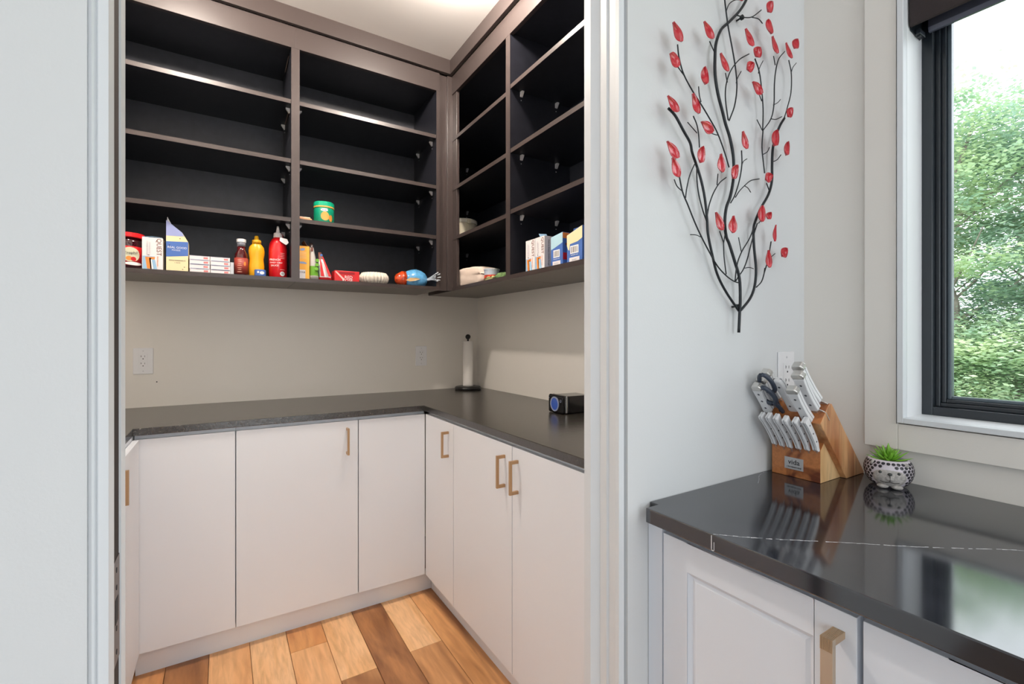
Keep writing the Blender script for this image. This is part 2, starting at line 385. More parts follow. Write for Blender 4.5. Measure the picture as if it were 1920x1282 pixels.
# ------------------------------------------------------------ base cabinets and counters of the pantry
YDR, XDR, XL = 2.1394, .8333, -.2550
ZD0, ZD1 = .098, .872
def pull(parent, face, s, z0, z1, off=.034):
    """square bar pull; face 'Y' -> stands off towards -Y, 'X' towards -X, 'L' towards +X"""
    b = B(); w_ = .0085
    if face == 'Y':
        y = YDR; bx(b, s-w_/2, s+w_/2, y-off, y-off+.009, z0, z1); bx(b, s-w_/2, s+w_/2, y-off+.009, y, z0, z0+.011); bx(b, s-w_/2, s+w_/2, y-off+.009, y, z1-.011, z1)
    elif face == 'X':
        x = XDR; bx(b, x-off, x-off+.009, s-w_/2, s+w_/2, z0, z1); bx(b, x-off+.009, x, s-w_/2, s+w_/2, z0, z0+.011); bx(b, x-off+.009, x, s-w_/2, s+w_/2, z1-.011, z1)
    else:
        x = XL; bx(b, x+off-.009, x+off, s-w_/2, s+w_/2, z0, z1); bx(b, x, x+off-.009, s-w_/2, s+w_/2, z0, z0+.011); bx(b, x, x+off-.009, s-w_/2, s+w_/2, z1-.011, z1)
    return obj('handle', b, M_brass, parent, .0006)
def base_y(label, s0, s1, handle=None):
    t = thing('base_cabinet', label, 'cabinet', ((s0+s1)/2, 2.45, 0))
    box('body', M_lacq, s0+.0005, s1-.0005, YDR+.0195, YW-.001, ZD0-.003, .886, t)
    box('toe_kick', M_lacq, s0, s1+(.046 if s1 > .8 else 0), 2.182, 2.20, 0, ZD0-.003, t)
    d = box('door', M_lacq, s0+.0018, s1-.0018, YDR, YDR+.0185, ZD0, ZD1, t, .0012)
    if handle: pull(d, 'Y', handle, .727, .843)
    return t
base_y('leftmost white flat-front base cabinet of the back run, without a handle', -.2713, .0447)
base_y('white flat-front base cabinet with one bronze bar handle, middle of the back run', .0447, .5171, .468)
base_y('narrow white base cabinet without handle, last of the back run before the corner', .5171, .8333)
def base_x(label, s0, s1, handle, s1b=None):
    t = thing('base_cabinet', label, 'cabinet', (1.1, (s0+s1)/2, 0))
    box('body', M_lacq, XDR+.0195, XW-.001, s0+.0005, s1-.0005, ZD0-.003, .886, t)
    box('toe_kick', M_lacq, .880, .898, s0, min(s1, 2.1810)+(.042 if s1 > 2.1 else 0), 0, ZD0-.003, t)
    d = box('door', M_lacq, XDR, XDR+.0185, s0+.0018, s1-.0018, ZD0, ZD1, t, .0012)
    pull(d, 'X', handle, .722, .834)
    return t
base_x('narrow white base cabinet of the right run nearest the inner corner', 1.818, 2.1390, 1.868)
base_x('middle white base cabinet of the right run, with a bronze handle', 1.345, 1.818, 1.393)
base_x('white base cabinet of the right run cut off by the doorway, nearest bronze handle', .760, 1.345, 1.308)
t = thing('base_cabinet', 'white base cabinet along the pantry left wall, seen as a thin strip', 'cabinet', (-.6, 1.45, 0))
box('body', M_lacq, -.929, XL-.0195, .80, 2.765, ZD0-.003, .886, t)
box('toe_kick', M_lacq, -.31, -.2925, .80, 2.19, 0, ZD0-.003, t)
d = box('door', M_lacq, XL-.0185, XL, 1.66, 2.1365, ZD0, ZD1, t, .0012); pull(d, 'L', 1.700, .765, .864, .03)
d = box('door', M_lacq, XL-.0185, XL, .80, 1.656, ZD0, ZD1, t, .0012)
# counter, one U of leathered stone
bm = B()
prism(bm, [(-.929, YD1+.001, .8875), (-.929, 2.768, .8875), (1.4441, 2.768, .8875), (1.4441, YD1+.001, .8875), (.8251, YD1+.001, .8875), (.8251, 2.1308, .8875), (-.2712, 2.1308, .8875), (-.2712, YD1+.001, .8875)], (0, 0, .0265))
ct = tag(obj('countertop', bm, M_granite, None, .002), 'matte black stone counter running round the pantry over the white base cabinets', 'countertop')

# ------------------------------------------------------------ kitchen counter by the window
bm = B()
prism(bm, [(.6900, .6270, .886), (.7230, .6270, .886), (.7230, .6463, .886), (1.3134, .6463, .886), (1.3134, -1.3, .886), (.6900, -1.3, .886)], (0, 0, .028))
kc = tag(obj('countertop', bm, M_stone, None, .0018), 'polished black counter with a thin white vein under the window', 'countertop')
M_vein = mat('white_vein', (225, 226, 230), .15)
b = B(); random.seed(3)
def vein(pts, wd, gap=.25):
    P = spline([(x, y, .9141) for x, y in pts], 14)
    for i in range(len(P)-1):
        if random.random() < gap: continue
        a, c = P[i], P[i+1]; d = (c-a); n = Vector((-d.y, d.x, 0)).normalized()*wd*random.uniform(.3, 1)
        o1 = Vector((random.uniform(-1, 1), random.uniform(-1, 1), 0))*.0007
        vs_ = [b.verts.new(p) for p in (a-n+o1, c-n*.8+o1, c+n*.8+o1, a+n+o1)]; b.faces.new(vs_)
def vfin(b):
    for f in b.faces:
        f.normal_update()
        if f.normal.z < -.5: f.normal_flip()
    return b
vein([(.692, .483), (.735, .44), (.789, .395), (.85, .346), (.908, .296), (.97, .25), (1.042, .196), (1.15, .10), (1.3, -.02)], .0011, .18)
obj('vein', vfin(b), M_vein, kc); b = B()
vein([(1.13, .645), (1.08, .632), (1.05, .615), (1.02, .60)], .0008, .3)
obj('vein', vfin(b), M_vein, kc); b = B()
bx(b, .6896, .6899, .4845, .4857, .889, .912); bx(b, .6896, .6899, .4800, .4808, .888, .902); bx(b, .6896, .6899, .4815, .4850, .887, .8885)
obj('vein', b, M_vein, kc)

XF = .715
t = thing('base_cabinet', 'painted white panelled base cabinet with ridged champagne pull under the polished counter', 'cabinet', (1.0, .45, 0))
box('body', M_lacq2, XF+.021, 1.3130, .2800, .6460, .10, .8855, t)
box('filler_panel', M_lacq2, XF+.004, XF+.0205, .6120, .6460, .10, .8855, t)
box('toe_kick', M_lacq2, XF+.07, XF+.088, .2800, .6460, 0, .0995, t)
def shaker(y0, y1, parent, z0=.105, z1=.868, fr=.053):
    """door with frame, moulded inner bead and recessed flat panel"""
    b = B()
    bx(b, XF, XF+.020, y0, y0+fr, z0, z1); bx(b, XF, XF+.020, y1-fr, y1, z0, z1)
    bx(b, XF, XF+.020, y0+fr, y1-fr, z0, z0+fr); bx(b, XF, XF+.020, y0+fr, y1-fr, z1-fr, z1)
    bmesh.ops.remove_doubles(b, verts=b.verts, dist=1e-6)
    d = obj('door', b, M_lacq2, parent, .0008)
    b = B(); q = .014; ys, ye, zs, ze = y0+fr, y1-fr, z0+fr, z1-fr
    bx(b, XF+.009, XF+.020, ys+q, ye-q, zs+q, ze-q)
    o = [(XF+.0015, ys, zs), (XF+.0015, ye, zs), (XF+.0015, ye, ze), (XF+.0015, ys, ze)]
    m_ = [(XF+.0075, ys+q*.55, zs+q*.55), (XF+.0075, ye-q*.55, zs+q*.55), (XF+.0075, ye-q*.55, ze-q*.55), (XF+.0075, ys+q*.55, ze-q*.55)]
    i_ = [(XF+.0055, ys+q, zs+q), (XF+.0055, ye-q, zs+q), (XF+.0055, ye-q, ze-q), (XF+.0055, ys+q, ze-q)]
    rings = [[b.verts.new(p) for p in r] for r in (o, m_, i_)]
    for r0, r1 in zip(rings, rings[1:]):
        for k in range(4): b.faces.new((r0[k], r0[(k+1) % 4], r1[(k+1) % 4], r1[k]))
    b.faces.new(rings[2]); bmesh.ops.recalc_face_normals(b, faces=b.faces[:])
    obj('panel', b, M_lacq2, d)
    return d
d = shaker(.2860, .6060, t)
# ridged pull: two knurled end blocks, smooth bar
b = B(); y0, y1 = .2995, .3150
bx(b, .680, .6885, y0, y1, .678, .842)
h = obj('handle', b, M_dbrass, d, .0007)
for z0, s in ((.842, 1), (.678, -1)):
    b = B(); z1 = z0-.017*s
    for k in range(9):   # ridges running across the top and the front of the end block
        yy = y0+(y1-y0)*(k+.5)/9
        bx(b, .6793, .7150, yy-.0006, yy+.0006, min(z0, z0-.009*s), max(z0, z0-.009*s)+.0003)
        bx(b, .6791, .6800, yy-.0006, yy+.0006, min(z0, z1), max(z0, z1))
    bx(b, .680, .7150, y0+.0003, y1-.0003, min(z0-.0004*s, z0-.009*s), max(z0-.0004*s, z0-.009*s))
    obj('handle_end', b, mat('knurled_champagne', (208, 180, 148), .4, metal=.75), d)
t = thing('base_cabinet', 'painted white base cabinet under the black kitchen counter at the right frame edge', 'cabinet', (1.0, 0, 0))
box('body', M_lacq2, XF+.021, 1.3130, -.30, .2795, .10, .8855, t)
box('toe_kick', M_lacq2, XF+.07, XF+.088, -.30, .2795, 0, .0995, t)
shaker(-.295, .2790, t, fr=.085)
for k in range(2):
    t = thing('base_cabinet', 'painted white base cabinet out of view under the polished counter, %s' % ('third along', 'fourth along')[k], 'cabinet', (1.0, -.55-k*.5, 0))
    box('body', M_lacq2, XF+.021, 1.3130, -.80-.5*k, -.3005-.5*k, .10, .8855, t); box('toe_kick', M_lacq2, XF+.07, XF+.088, -.80-.5*k, -.3005-.5*k, 0, .0995, t)
    shaker(-.797-.5*k, -.303-.5*k, t)

# ------------------------------------------------------------ outlets
def outlet(label, face, s, z, wd=.075, ht=.122, group=None):
    p = YW if face == 'back' else YD0
    t = thing('wall_outlet', label, 'outlet', (s, p, z))
    b = box('cover_plate', M_plastic, s-wd/2, s+wd/2, p-.0045, p-.0003, z-ht/2, z+ht/2, t, .0018)
    box('receptacle', M_plastic, s-.0165, s+.0165, p-.0062, p-.0045, z-.0335, z+.0335, t, .0006)
    bb = B()
    for k in (-.0165, .0165):
        bx(bb, s-.0085, s-.0070, p-.0066, p-.0061, z+k+.002, z+k+.010); bx(bb, s-.0085, s-.0045, p-.0066, p-.0061, z+k+.0055, z+k+.0068)
        bx(bb, s+.0055, s+.0070, p-.0066, p-.0061, z+k+.002, z+k+.009)
        lathe(bb, [(.0, -.0003), (.0024, -.0003), (.0024, .0003), (0, .0003)], (s, p-.0064, z+k-.006), 10, 'Y')
    obj('slots', bb, M_slot, t)
    for dz in (-.047, .047): obj('screw', lathe(B(), [(0, -.0004), (.0028, -.0004), (.0028, .0004), (0, .0004)], (s, p-.0048, z+dz), 10, 'Y'), mat('screw_white', (205, 205, 208), .4), t)
outlet('white wall outlet at the left end of the pantry back wall', 'back', -.3147, 1.1305)
outlet('white wall outlet on the pantry back wall near the paper towel holder', 'back', 1.0507, 1.1270, .073)
outlet('white wall outlet in the kitchen half hidden behind the knife handles', 'front', 1.2205, 1.143, .073)

# ------------------------------------------------------------ metal wall art
STEMS= [(2,[(0.742,1.689),(0.761,1.678),(0.785,1.654),(0.807,1.635),(0.816,1.617),(0.832,1.593),(0.845,1.567),(0.855,1.531),(0.860,1.490),(0.863,1.457),(0.878,1.417),(0.898,1.376),(0.930,1.340),(0.977,1.299)]),(2.4,[(1.009,2.049),(1.007,2.018),(1.000,1.997),(0.978,1.966),(0.941,1.929),(0.912,1.902),(0.893,1.867),(0.887,1.836),(0.887,1.797),(0.898,1.761),(0.916,1.729),(0.929,1.704),(0.944,1.676),(0.954,1.635),(0.952,1.590),(0.941,1.549),(0.928,1.521),(0.925,1.488),(0.932,1.459),(0.941,1.445),(0.959,1.407),(0.974,1.371),(0.977,1.326),(0.977,1.299),(0.976,1.251)]),(2.2,[(1.157,1.771),(1.139,1.748),(1.122,1.716),(1.113,1.686),(1.109,1.647),(1.105,1.609),(1.088,1.575),(1.059,1.541),(1.039,1.509),(1.033,1.486),(1.037,1.443),(1.043,1.398),(1.035,1.359),(1.016,1.330),(0.985,1.305),(0.977,1.299)]),(1,[(0.766,1.820),(0.773,1.796),(0.788,1.768),(0.816,1.740),(0.838,1.721),(0.864,1.698),(0.892,1.673),(0.919,1.638),(0.937,1.61)]),(0.8,[(0.770,1.777),(0.791,1.765)]),(0.8,[(0.834,1.757),(0.835,1.739),(0.838,1.725)]),(0.8,[(0.868,1.861),(0.883,1.841)]),(0.8,[(0.92,1.809),(0.926,1.790)]),(1,[(1.006,1.877),(0.970,1.853),(0.941,1.820),(0.927,1.786),(0.925,1.753),(0.932,1.711)]),(1.1,[(0.913,1.998),(0.921,1.967),(0.934,1.918),(0.950,1.869),(0.959,1.828),(0.961,1.789),(0.952,1.747),(0.934,1.71)]),(0.8,[(0.981,1.832),(0.969,1.814),(0.963,1.801)]),(0.8,[(0.928,1.947),(0.937,1.965),(0.954,1.979),(0.970,1.985)]),(0.9,[(0.966,1.951),(0.993,1.955),(1.02,1.966),(1.055,1.994)]),(0.8,[(1.02,1.965),(1.043,1.969),(1.06,1.965)]),(1,[(1.029,1.874),(1.047,1.850),(1.059,1.816),(1.068,1.772),(1.067,1.726),(1.066,1.720),(1.059,1.679),(1.063,1.645),(1.069,1.621)]),(0.7,[(1.063,1.880),(1.051,1.860),(1.049,1.848)]),(0.8,[(1.051,1.799),(1.063,1.788)]),(0.8,[(1.112,1.908),(1.119,1.888)]),(1,[(1.16,1.934),(1.131,1.906),(1.116,1.875),(1.109,1.838),(1.109,1.790),(1.099,1.755),(1.067,1.720)]),(0.9,[(1.175,1.917),(1.184,1.886),(1.182,1.839),(1.168,1.799),(1.157,1.771)]),(0.7,[(1.207,1.919),(1.191,1.903),(1.185,1.887)]),(0.7,[(1.136,1.810),(1.126,1.8),(1.110,1.791)]),(0.8,[(1.099,1.755),(1.122,1.760),(1.148,1.773)]),(0.7,[(1.043,1.740),(1.066,1.720)]),(0.7,[(0.799,1.675),(0.827,1.659)]),(0.9,[(0.815,1.691),(0.824,1.675),(0.829,1.656),(0.833,1.630)]),(0.8,[(0.871,1.668),(0.885,1.668),(0.895,1.670)]),(0.9,[(0.816,1.592),(0.803,1.568),(0.796,1.542),(0.793,1.521)]),(1.1,[(0.758,1.593),(0.772,1.564),(0.784,1.532),(0.800,1.507),(0.819,1.475),(0.837,1.449),(0.861,1.422),(0.892,1.393),(0.926,1.374),(0.955,1.364),(0.974,1.361)]),(0.8,[(0.758,1.552),(0.768,1.54),(0.784,1.532)]),(0.7,[(0.808,1.449),(0.825,1.450),(0.838,1.447)]),(1,[(0.827,1.593),(0.825,1.563),(0.830,1.532),(0.843,1.503),(0.858,1.482)]),(1,[(0.923,1.585),(0.898,1.568),(0.878,1.543),(0.866,1.516),(0.862,1.493)]),(0.8,[(0.893,1.587),(0.891,1.563)]),(1,[(0.979,1.655),(0.983,1.625),(0.976,1.590),(0.959,1.554),(0.941,1.533)]),(0.7,[(1.003,1.642),(0.991,1.634),(0.984,1.623)]),(0.9,[(1.053,1.606),(1.019,1.596),(0.993,1.580),(0.970,1.563),(0.955,1.547)]),(0.7,[(1.018,1.569),(1.004,1.576),(0.989,1.578)]),(0.9,[(1.078,1.600),(1.090,1.580)]),(0.8,[(1.088,1.685),(1.080,1.673),(1.063,1.663)]),(0.8,[(1.138,1.678),(1.126,1.665),(1.113,1.658)]),(0.9,[(0.902,1.467),(0.914,1.451),(0.918,1.442),(0.918,1.414),(0.923,1.376)]),(0.8,[(0.923,1.462),(0.918,1.442)]),(0.7,[(0.972,1.462),(0.980,1.431)]),(1,[(1.037,1.507),(1.010,1.465),(0.979,1.431),(0.963,1.401),(0.958,1.364)]),(1,[(1.039,1.501),(1.016,1.455),(1.002,1.417),(0.989,1.392),(0.972,1.375),(0.962,1.365)]),(0.7,[(1.024,1.396),(1.010,1.398),(0.992,1.395)]),(1,[(1.098,1.466),(1.088,1.423),(1.075,1.394),(1.061,1.37),(1.037,1.355)]),(0.8,[(1.118,1.44),(1.101,1.429),(1.088,1.416)]),(0.8,[(1.075,1.402),(1.069,1.384)]),(0.8,[(1.063,1.516),(1.045,1.502)])]
LEAVES= [(0.735,1.845,0.765,1.819,0.022),(0.727,1.783,0.757,1.769,0.021),(0.829,1.880,0.865,1.859,0.017),(0.972,1.915,1.007,1.890,0.020),(1.076,2.013,1.066,1.988,0.020),(1.074,1.938,1.062,1.969,0.024),(1.077,1.934,1.106,1.905,0.020),(1.136,1.939,1.169,1.914,0.015),(1.183,1.963,1.181,1.941,0.023),(1.026,1.891,1.017,1.870,0.022),(0.883,1.833,0.915,1.806,0.020),(1.003,1.848,0.984,1.831,0.019),(0.829,1.788,0.838,1.756,0.024),(0.999,1.807,1.042,1.794,0.02),(0.72,1.700,0.756,1.680,0.017),(0.793,1.724,0.817,1.691,0.024),(0.82,1.675,0.864,1.666,0.019),(0.958,1.991,0.967,1.976,0.024),(1.162,1.791,1.152,1.768,0.019),(0.718,1.613,0.756,1.590,0.019),(0.733,1.585,0.756,1.552,0.024),(0.824,1.626,0.822,1.593,0.023),(0.883,1.623,0.894,1.587,0.023),(0.941,1.611,0.931,1.581,0.022),(0.961,1.688,0.982,1.655,0.023),(1.093,1.722,1.091,1.685,0.028),(1.142,1.706,1.143,1.674,0.024),(1.076,1.614,1.056,1.601,0.019),(0.867,1.499,0.896,1.466,0.021),(0.927,1.500,0.931,1.464,0.022),(1.034,1.538,1.040,1.502,0.024),(1.070,1.528,1.066,1.512,0.017),(1.093,1.502,1.095,1.464,0.012),(1.061,1.440,1.072,1.401,0.020),(1.137,1.452,1.125,1.431,0.023)]
KY = .6285/.615
STEMS = [(r, [(x*KY, 1.2397+(z-1.2397)*KY) for x, z in p]) for r, p in STEMS]
LEAVES = [(a*KY, 1.2397+(b-1.2397)*KY, c*KY, 1.2397+(d-1.2397)*KY, e) for a, b, c, d, e in LEAVES]
art = thing('wall_art', 'metal vine wall art of dark stems with glossy red leaves on the white wall', 'wall art', (.976, .62, 1.25))
random.seed(11)
for k, (r, pts) in enumerate(STEMS):
    rad = .0014*r if r < 1.5 else .00135*r
    yb = .6305 if r > 1.5 else .628
    P = [(x, yb-.002*math.sin(i*.9+k), z) for i, (x, z) in enumerate(pts)]
    obj('stem' if r > 1.5 else 'twig', tube(B(), P, rad, 8 if r > 1.5 else 6, 5), M_iron, art, smooth=True)
M_leaf = mat('red_enamel', (196, 36, 50), .22, spec=.6, bump=.25, bscale=220, var=.18, vscale=60, coat=.5)
LP = (.05, .55, .82, .96, 1, .95, .83, .66, .44, .21, 0)
LQ = (.05, .60, .82, .94, 1, 1, .95, .85, .68, .42, 0)
def leaf(tx, tz, bx_, bz, wd, tilt, name='leaf', parent=art, y=.6205):
    """pointed leaf, cupped dish with a lip; from base to tip"""
    T = Vector((tx, 0, tz)); Bb = Vector((bx_, 0, bz)); ax = T-Bb; L = ax.length; ax.normalize(); squat = wd > .75*L
    sd = Vector((ax.z, 0, -ax.x)); dep = Vector((0, -1, 0)); b = B(); N = 10; M = 6
    grid = []
    for i in range(N+1):
        u = i/N; hw = wd/2*(LQ if squat else LP)[i]+.0002
        row = []
        for j in range(M+1):
            v = j/M*2-1
            cup = (v*v)*.004*(wd/.025)+.003*(2*u-1)**2
            p = Bb+ax*(u*L)+sd*(v*hw)+dep*(cup+tilt*v*hw*1.2+.0035*u)
            row.append((p.x, y+p.y, p.z))
        grid.append(row)
    F = [[b.verts.new(p) for p in r] for r in grid]; K = [[b.verts.new((p[0], p[1]+.0011, p[2])) for p in r] for r in grid]
    for i in range(N):
        for j in range(M):
            b.faces.new((F[i][j], F[i][j+1], F[i+1][j+1], F[i+1][j])); b.faces.new((K[i][j], K[i+1][j], K[i+1][j+1], K[i][j+1]))
    for i in range(N):
        for G0, G1 in ((F, K),):
            b.faces.new((F[i][0], F[i+1][0], K[i+1][0], K[i][0])); b.faces.new((F[i][M], K[i][M], K[i+1][M], F[i+1][M]))
    bmesh.ops.recalc_face_normals(b, faces=b.faces[:])
    return obj(name, b, M_leaf, parent, smooth=True)
for (tx, tz, bx_, bz, wd) in LEAVES:
    leaf(tx, tz, bx_, bz, wd*1.22, random.uniform(-.10, .12))
# two round wall mounts with screws, joined to the stems
for (x, z) in ((1.0125, 1.9735), (.9950, 1.3105)):
    m_ = obj('wall_mount', lathe(B(), [(0, .002), (.0055, .002), (.0055, .007), (.0020, .008), (.0020, .0180), (0, .0180)], (x, .6290, z), 14, 'Y'), M_iron, art)
    obj('screw', lathe(B(), [(0, .0005), (.0030, .0005), (.0030, .002), (0, .002)], (x, .6290, z), 8, 'Y'), M_slot, m_)
# ------------------------------------------------------------ roller blind
M_fab = mat('dark_blind_fabric', (52, 44, 44), .9, bump=.5, bscale=500)
t = thing('roller_blind', 'dark brown fabric roller blind rolled up at the top of the window', 'blind', (1.35, -.27, 1.95))
b = B(); prof = [(1.3175, 1.955), (1.320, 1.9420), (1.326, 1.9415), (1.368, 1.978), (1.374, 1.99), (1.372, 2.040), (1.35, 2.049), (1.322, 2.045), (1.316, 2.02)]
prism(b, [(x, WY0+.006, z) for x, z in prof], (0, WY1-.0085-WY0, 0)); obj('fabric_roll', b, M_fab, t, .003, seg=2)
b = B(); prism(b, [(1.330, WY1-.0022, 1.9385), (1.385, WY1-.0022, 1.934), (1.398, WY1-.0022, 1.945), (1.398, WY1-.0022, 2.049), (1.330, WY1-.0022, 2.049)], (0, .0018, 0)); obj('end_bracket', b, M_blackmetal, t)
b = B(); bx(b, 1.352, 1.384, WY1-.012, WY1-.003, 1.934, 1.946); bx(b, 1.360, 1.366, WY1-.010, WY1-.004, 1.931, 1.938); obj('chain_clutch', b, M_blackmetal, t, .001)
obj('hem_bar', prism(B(), [(1.384, WY0+.02, 1.955), (1.388, WY0+.02, 1.9455), (1.396, WY0+.02, 1.9455), (1.3985, WY0+.02, 1.988), (1.386, WY0+.02, 1.990)], (0, WY1-WY0-.036, 0)), mat('anodised_hem', (104, 108, 124), .3, metal=.3), t, .001)

# ------------------------------------------------------------ knife block
ZT = .9143
AC = woodmat('acacia', (196, 124, 72), (112, 54, 28), 'X', 2.2, .28, .55)
AC2 = woodmat('acacia_sapwood', (240, 202, 150), (222, 172, 116), 'Z', 1.6, .3)
AC3 = woodmat('acacia_slab', (222, 168, 116), (172, 100, 56), 'Z', 2.0, .28, .5)
kb = thing('knife_block', 'slanted two-tone acacia wood knife block standing in the counter corner', 'knife block', (1.2, .57, ZT))
b = B(); prism(b, [(1.134, .524, ZT), (1.134, .524, .986), (1.151, .524, 1.0035), (1.236, .524, ZT)], (0, .1085, 0))
fb = obj('front_block', b, [AC, AC2], kb, .001)
for p in fb.data.polygons:
    if abs(p.normal.y) > .9: p.material_index = 1
pr = [(1.106, 1.0520), (1.139, 1.0880), (1.1475, 1.0935), (1.157, 1.0920), (1.318, ZT), (1.2265, ZT)]
b = B(); prism(b, [(x, .511, z) for x, z in pr], (0, .122, 0))
sb = obj('slab_block', b, [AC3, AC], kb, .0015)
U = Vector((-.653, 0, .757)); W = Vector((-.757, 0, -.653)); V = Vector((0, 1, 0))   # U along the handles, W to the front
for p in sb.data.polygons:
    if p.normal.dot(U) > .6: p.material_index = 1
def slab_pt(d, y): return Vector((1.106, y, 1.052))-W*d     # point on the slab's end face, d behind its front edge
b = B()
for d, y0, y1 in ((.010, .516, .560), (.027, .514, .545), (.042, .513, .545), (.012, .585, .628), (.030, .60, .628)):
    a = slab_pt(d, y0); prism(b, [a-W*.0011-U*.003, a+W*.0011-U*.003, a+W*.0011+U*.0006, a-W*.0011+U*.0006], (0, y1-y0, 0))
obj('slots', b, M_slot, kb)
lb = box('label_plate', mat('brushed_label', (196, 194, 194), .35, metal=.5), 1.1328, 1.1340, .5600, .6020, .9320, .9595, kb, .0003)
M_print = mat('black_print', (28, 28, 30), .5)
text(lb, 'vida', (1.1327, .5805, .9488), *FX, .0165, M_print)
text(lb, 'CROSBARYANI', (1.1327, .5805, .9375), *FX, .0048, M_print)

M_handle = mat('white_handle', (232, 232, 233), .3)
def orient(bm, org, u, w, v):
    M = Matrix((u, w, v)).transposed().to_4x4(); M.translation = org
    bmesh.ops.transform(bm, matrix=M, verts=bm.verts)
def slabshape(prof, t):
    """prof: list of (u, half-width lo, half-width hi); solid of thickness t centred on v"""
    b = B(); pts = [(u, hi, -t/2) for u, lo, hi in prof]+[(u, -lo, -t/2) for u, lo, hi in reversed(prof)]
    prism(b, pts, (0, 0, t)); return b
def steak(label, top, bot, y):
    T = Vector((top[0], y, top[1])); Bo = Vector((bot[0], y, bot[1])); u = (T-Bo).normalized(); L = (T-Bo).length+.004
    w_ = Vector((u.z*-1, 0, u.x)); v = u.cross(w_)
    k = thing('steak_knife', label, 'knife', Bo, group='steak knives in the front row of the block')
    org = Bo+Vector((.004, 0, -.003))
    pf = [(-.002, -.001, .006), (.006, .001, .0095), (.014, .005, .0075), (.03, .0075, .0065), (.05, .008, .0065), (.075, .007, .008), (.088, .0075, .0105), (L, .009, .0095)]
    b = slabshape(pf, .0108); orient(b, org, u, w_, v); obj('handle', b, M_handle, k, .0022, seg=3)
    b = slabshape([(a, lo+.0002, hi+.0002) for a, lo, hi in pf], .0007); orient(b, org, u, w_, v); obj('tang', b, mat('dark_tang', (70, 70, 74), .4, metal=.5), k)
    b = slabshape([(-.030, .002, .006), (.002, .002, .006)], .0012); orient(b, org, u, w_, v); obj('blade', b, M_steel, k)
    for a in (.024, .048, .072):
        b = B(); lathe(b, [(0, -.0055), (.0019, -.0055), (.0019, .0055), (0, .0055)], (a, 0, 0), 12, 'Z'); orient(b, org, u, w_, v); obj('rivet', b, M_slot, k)
sk = [((1.070, 1.061), (1.128, .991), .6215), ((1.066, 1.063), (1.127, .990), .603), ((1.064, 1.063), (1.126, .990), .585), ((1.067, 1.061), (1.1275, .9905), .5665), ((1.073, 1.060), (1.128, .991), .548), ((1.079, 1.061), (1.130, .993), .5305)]
lab = ['white-handled steak knife at the left end of the front row', 'second white-handled steak knife from the left of the front row', 'third white-handled steak knife from the left of the front row', 'third white-handled steak knife from the right of the front row', 'second white-handled steak knife from the right of the front row', 'white-handled steak knife at the right end of the front row, rivets showing']
for (a, c, y), l in zip(sk, lab): steak(l, a, c, y)

def bigknife(name, label, base, tip, wid=.024, thick=.016, cap=True, heel=False, blade=.02):
    """handle from base to tip (3D), flat faces to +-W, width along Y"""
    Bo, T = Vector(base), Vector(tip); u = (T-Bo).normalized(); L = (T-Bo).length
    v = Vector((0, 1, 0)); v = (v-u*v.dot(u)).normalized(); w_ = v.cross(u)*-1
    if w_.x > 0: w_ = -w_
    k = thing(name, label, 'knife', Bo)
    h = wid/2
    pf = [(0, h*.72, h*.72), (.004, h*.95, h*.95), (L*.3, h*.78, h*.86), (L*.6, h*.80, h*.9), (L*.86, h*.98, h*1.02), (L-(.012 if cap else 0), h*1.1, h*1.08)]
    if not cap: pf[-1] = (L, h*.8, h*.7)
    b = slabshape(pf, thick); orient(b, Bo, u, v, w_); obj('handle', b, M_handle, k, .0040, seg=3)
    b = slabshape([(a, lo+.0002, hi+.0002) for a, lo, hi in pf], .0008); orient(b, Bo, u, v, w_); obj('tang', b, mat('dark_tang', (70, 70, 74), .4, metal=.5), k)
    if cap:
        b = slabshape([(L-.012, h*1.1, h*1.08), (L-.004, h*1.16, h*1.1), (L+.003, h*.75, h*.8)], thick*1.05); orient(b, Bo, u, v, w_); obj('end_cap', b, M_steel, k, .003, seg=3)
    b = slabshape([(-.012, h*.35, h*.35), (-.003, h*.55, h*.55), (.002, h*.75, h*.75)], thick*.8); orient(b, Bo, u, v, w_); obj('bolster', b, M_steel, k, .002)
    b = slabshape([(-.012-blade, h*.8, h*1.3), (-.010, h*.3, h*1.3)] if not heel else [(-.012-blade, h*1.75, h*.6), (-.008, h*1.7, h*.6), (-.003, h*1.2, h*.6), (.001, h*.5, h*.6)], .0022); orient(b, Bo, u, v, w_); obj('blade', b, M_steel, k)
    for a in ((L*.18, L*.45, L*.72) if cap else (L*.2, L*.8)):
        b = B(); lathe(b, [(0, -thick/2-.0004), (.0026, -thick/2-.0004), (.0026, thick/2+.0004), (0, thick/2+.0004)], (a, 0, 0), 12, 'Z'); orient(b, Bo, u, v, w_); obj('rivet', b, mat('rivet_grey', (96, 98, 104), .35, metal=.5), k)
bigknife('kitchen_knife', 'lowest of the three steel-capped white knives at the left of the block', (1.104, .622, 1.068), (1.051, .622, 1.130), .021)
bigknife('kitchen_knife', 'middle one of the three steel-capped white knives at the left of the block', (1.117, .619, 1.084), (1.064, .619, 1.146), .021)
bigknife('kitchen_knife', 'highest of the three steel-capped white knives at the left of the block', (1.131, .616, 1.100), (1.078, .616, 1.161), .021)
bigknife('kitchen_knife', 'broad white handle without end cap, just right of the dark scissors', (1.128, .5755, 1.072), (1.066, .583, 1.147), .023, cap=False)
bigknife('kitchen_knife', 'white-handled knife with steel cap, lowest of the three at the right side', (1.114, .5385, 1.056), (1.050, .5430, 1.130), .022)
bigknife('kitchen_knife', 'white-handled knife with steel cap at the right side, its heel seen above the slot', (1.124, .5310, 1.081), (1.055, .5335, 1.163), .0235, heel=True)
bigknife('kitchen_knife', 'tallest white-handled knife with steel cap, behind the others at the right', (1.139, .5330, 1.098), (1.068, .5400, 1.181), .0225, heel=True)
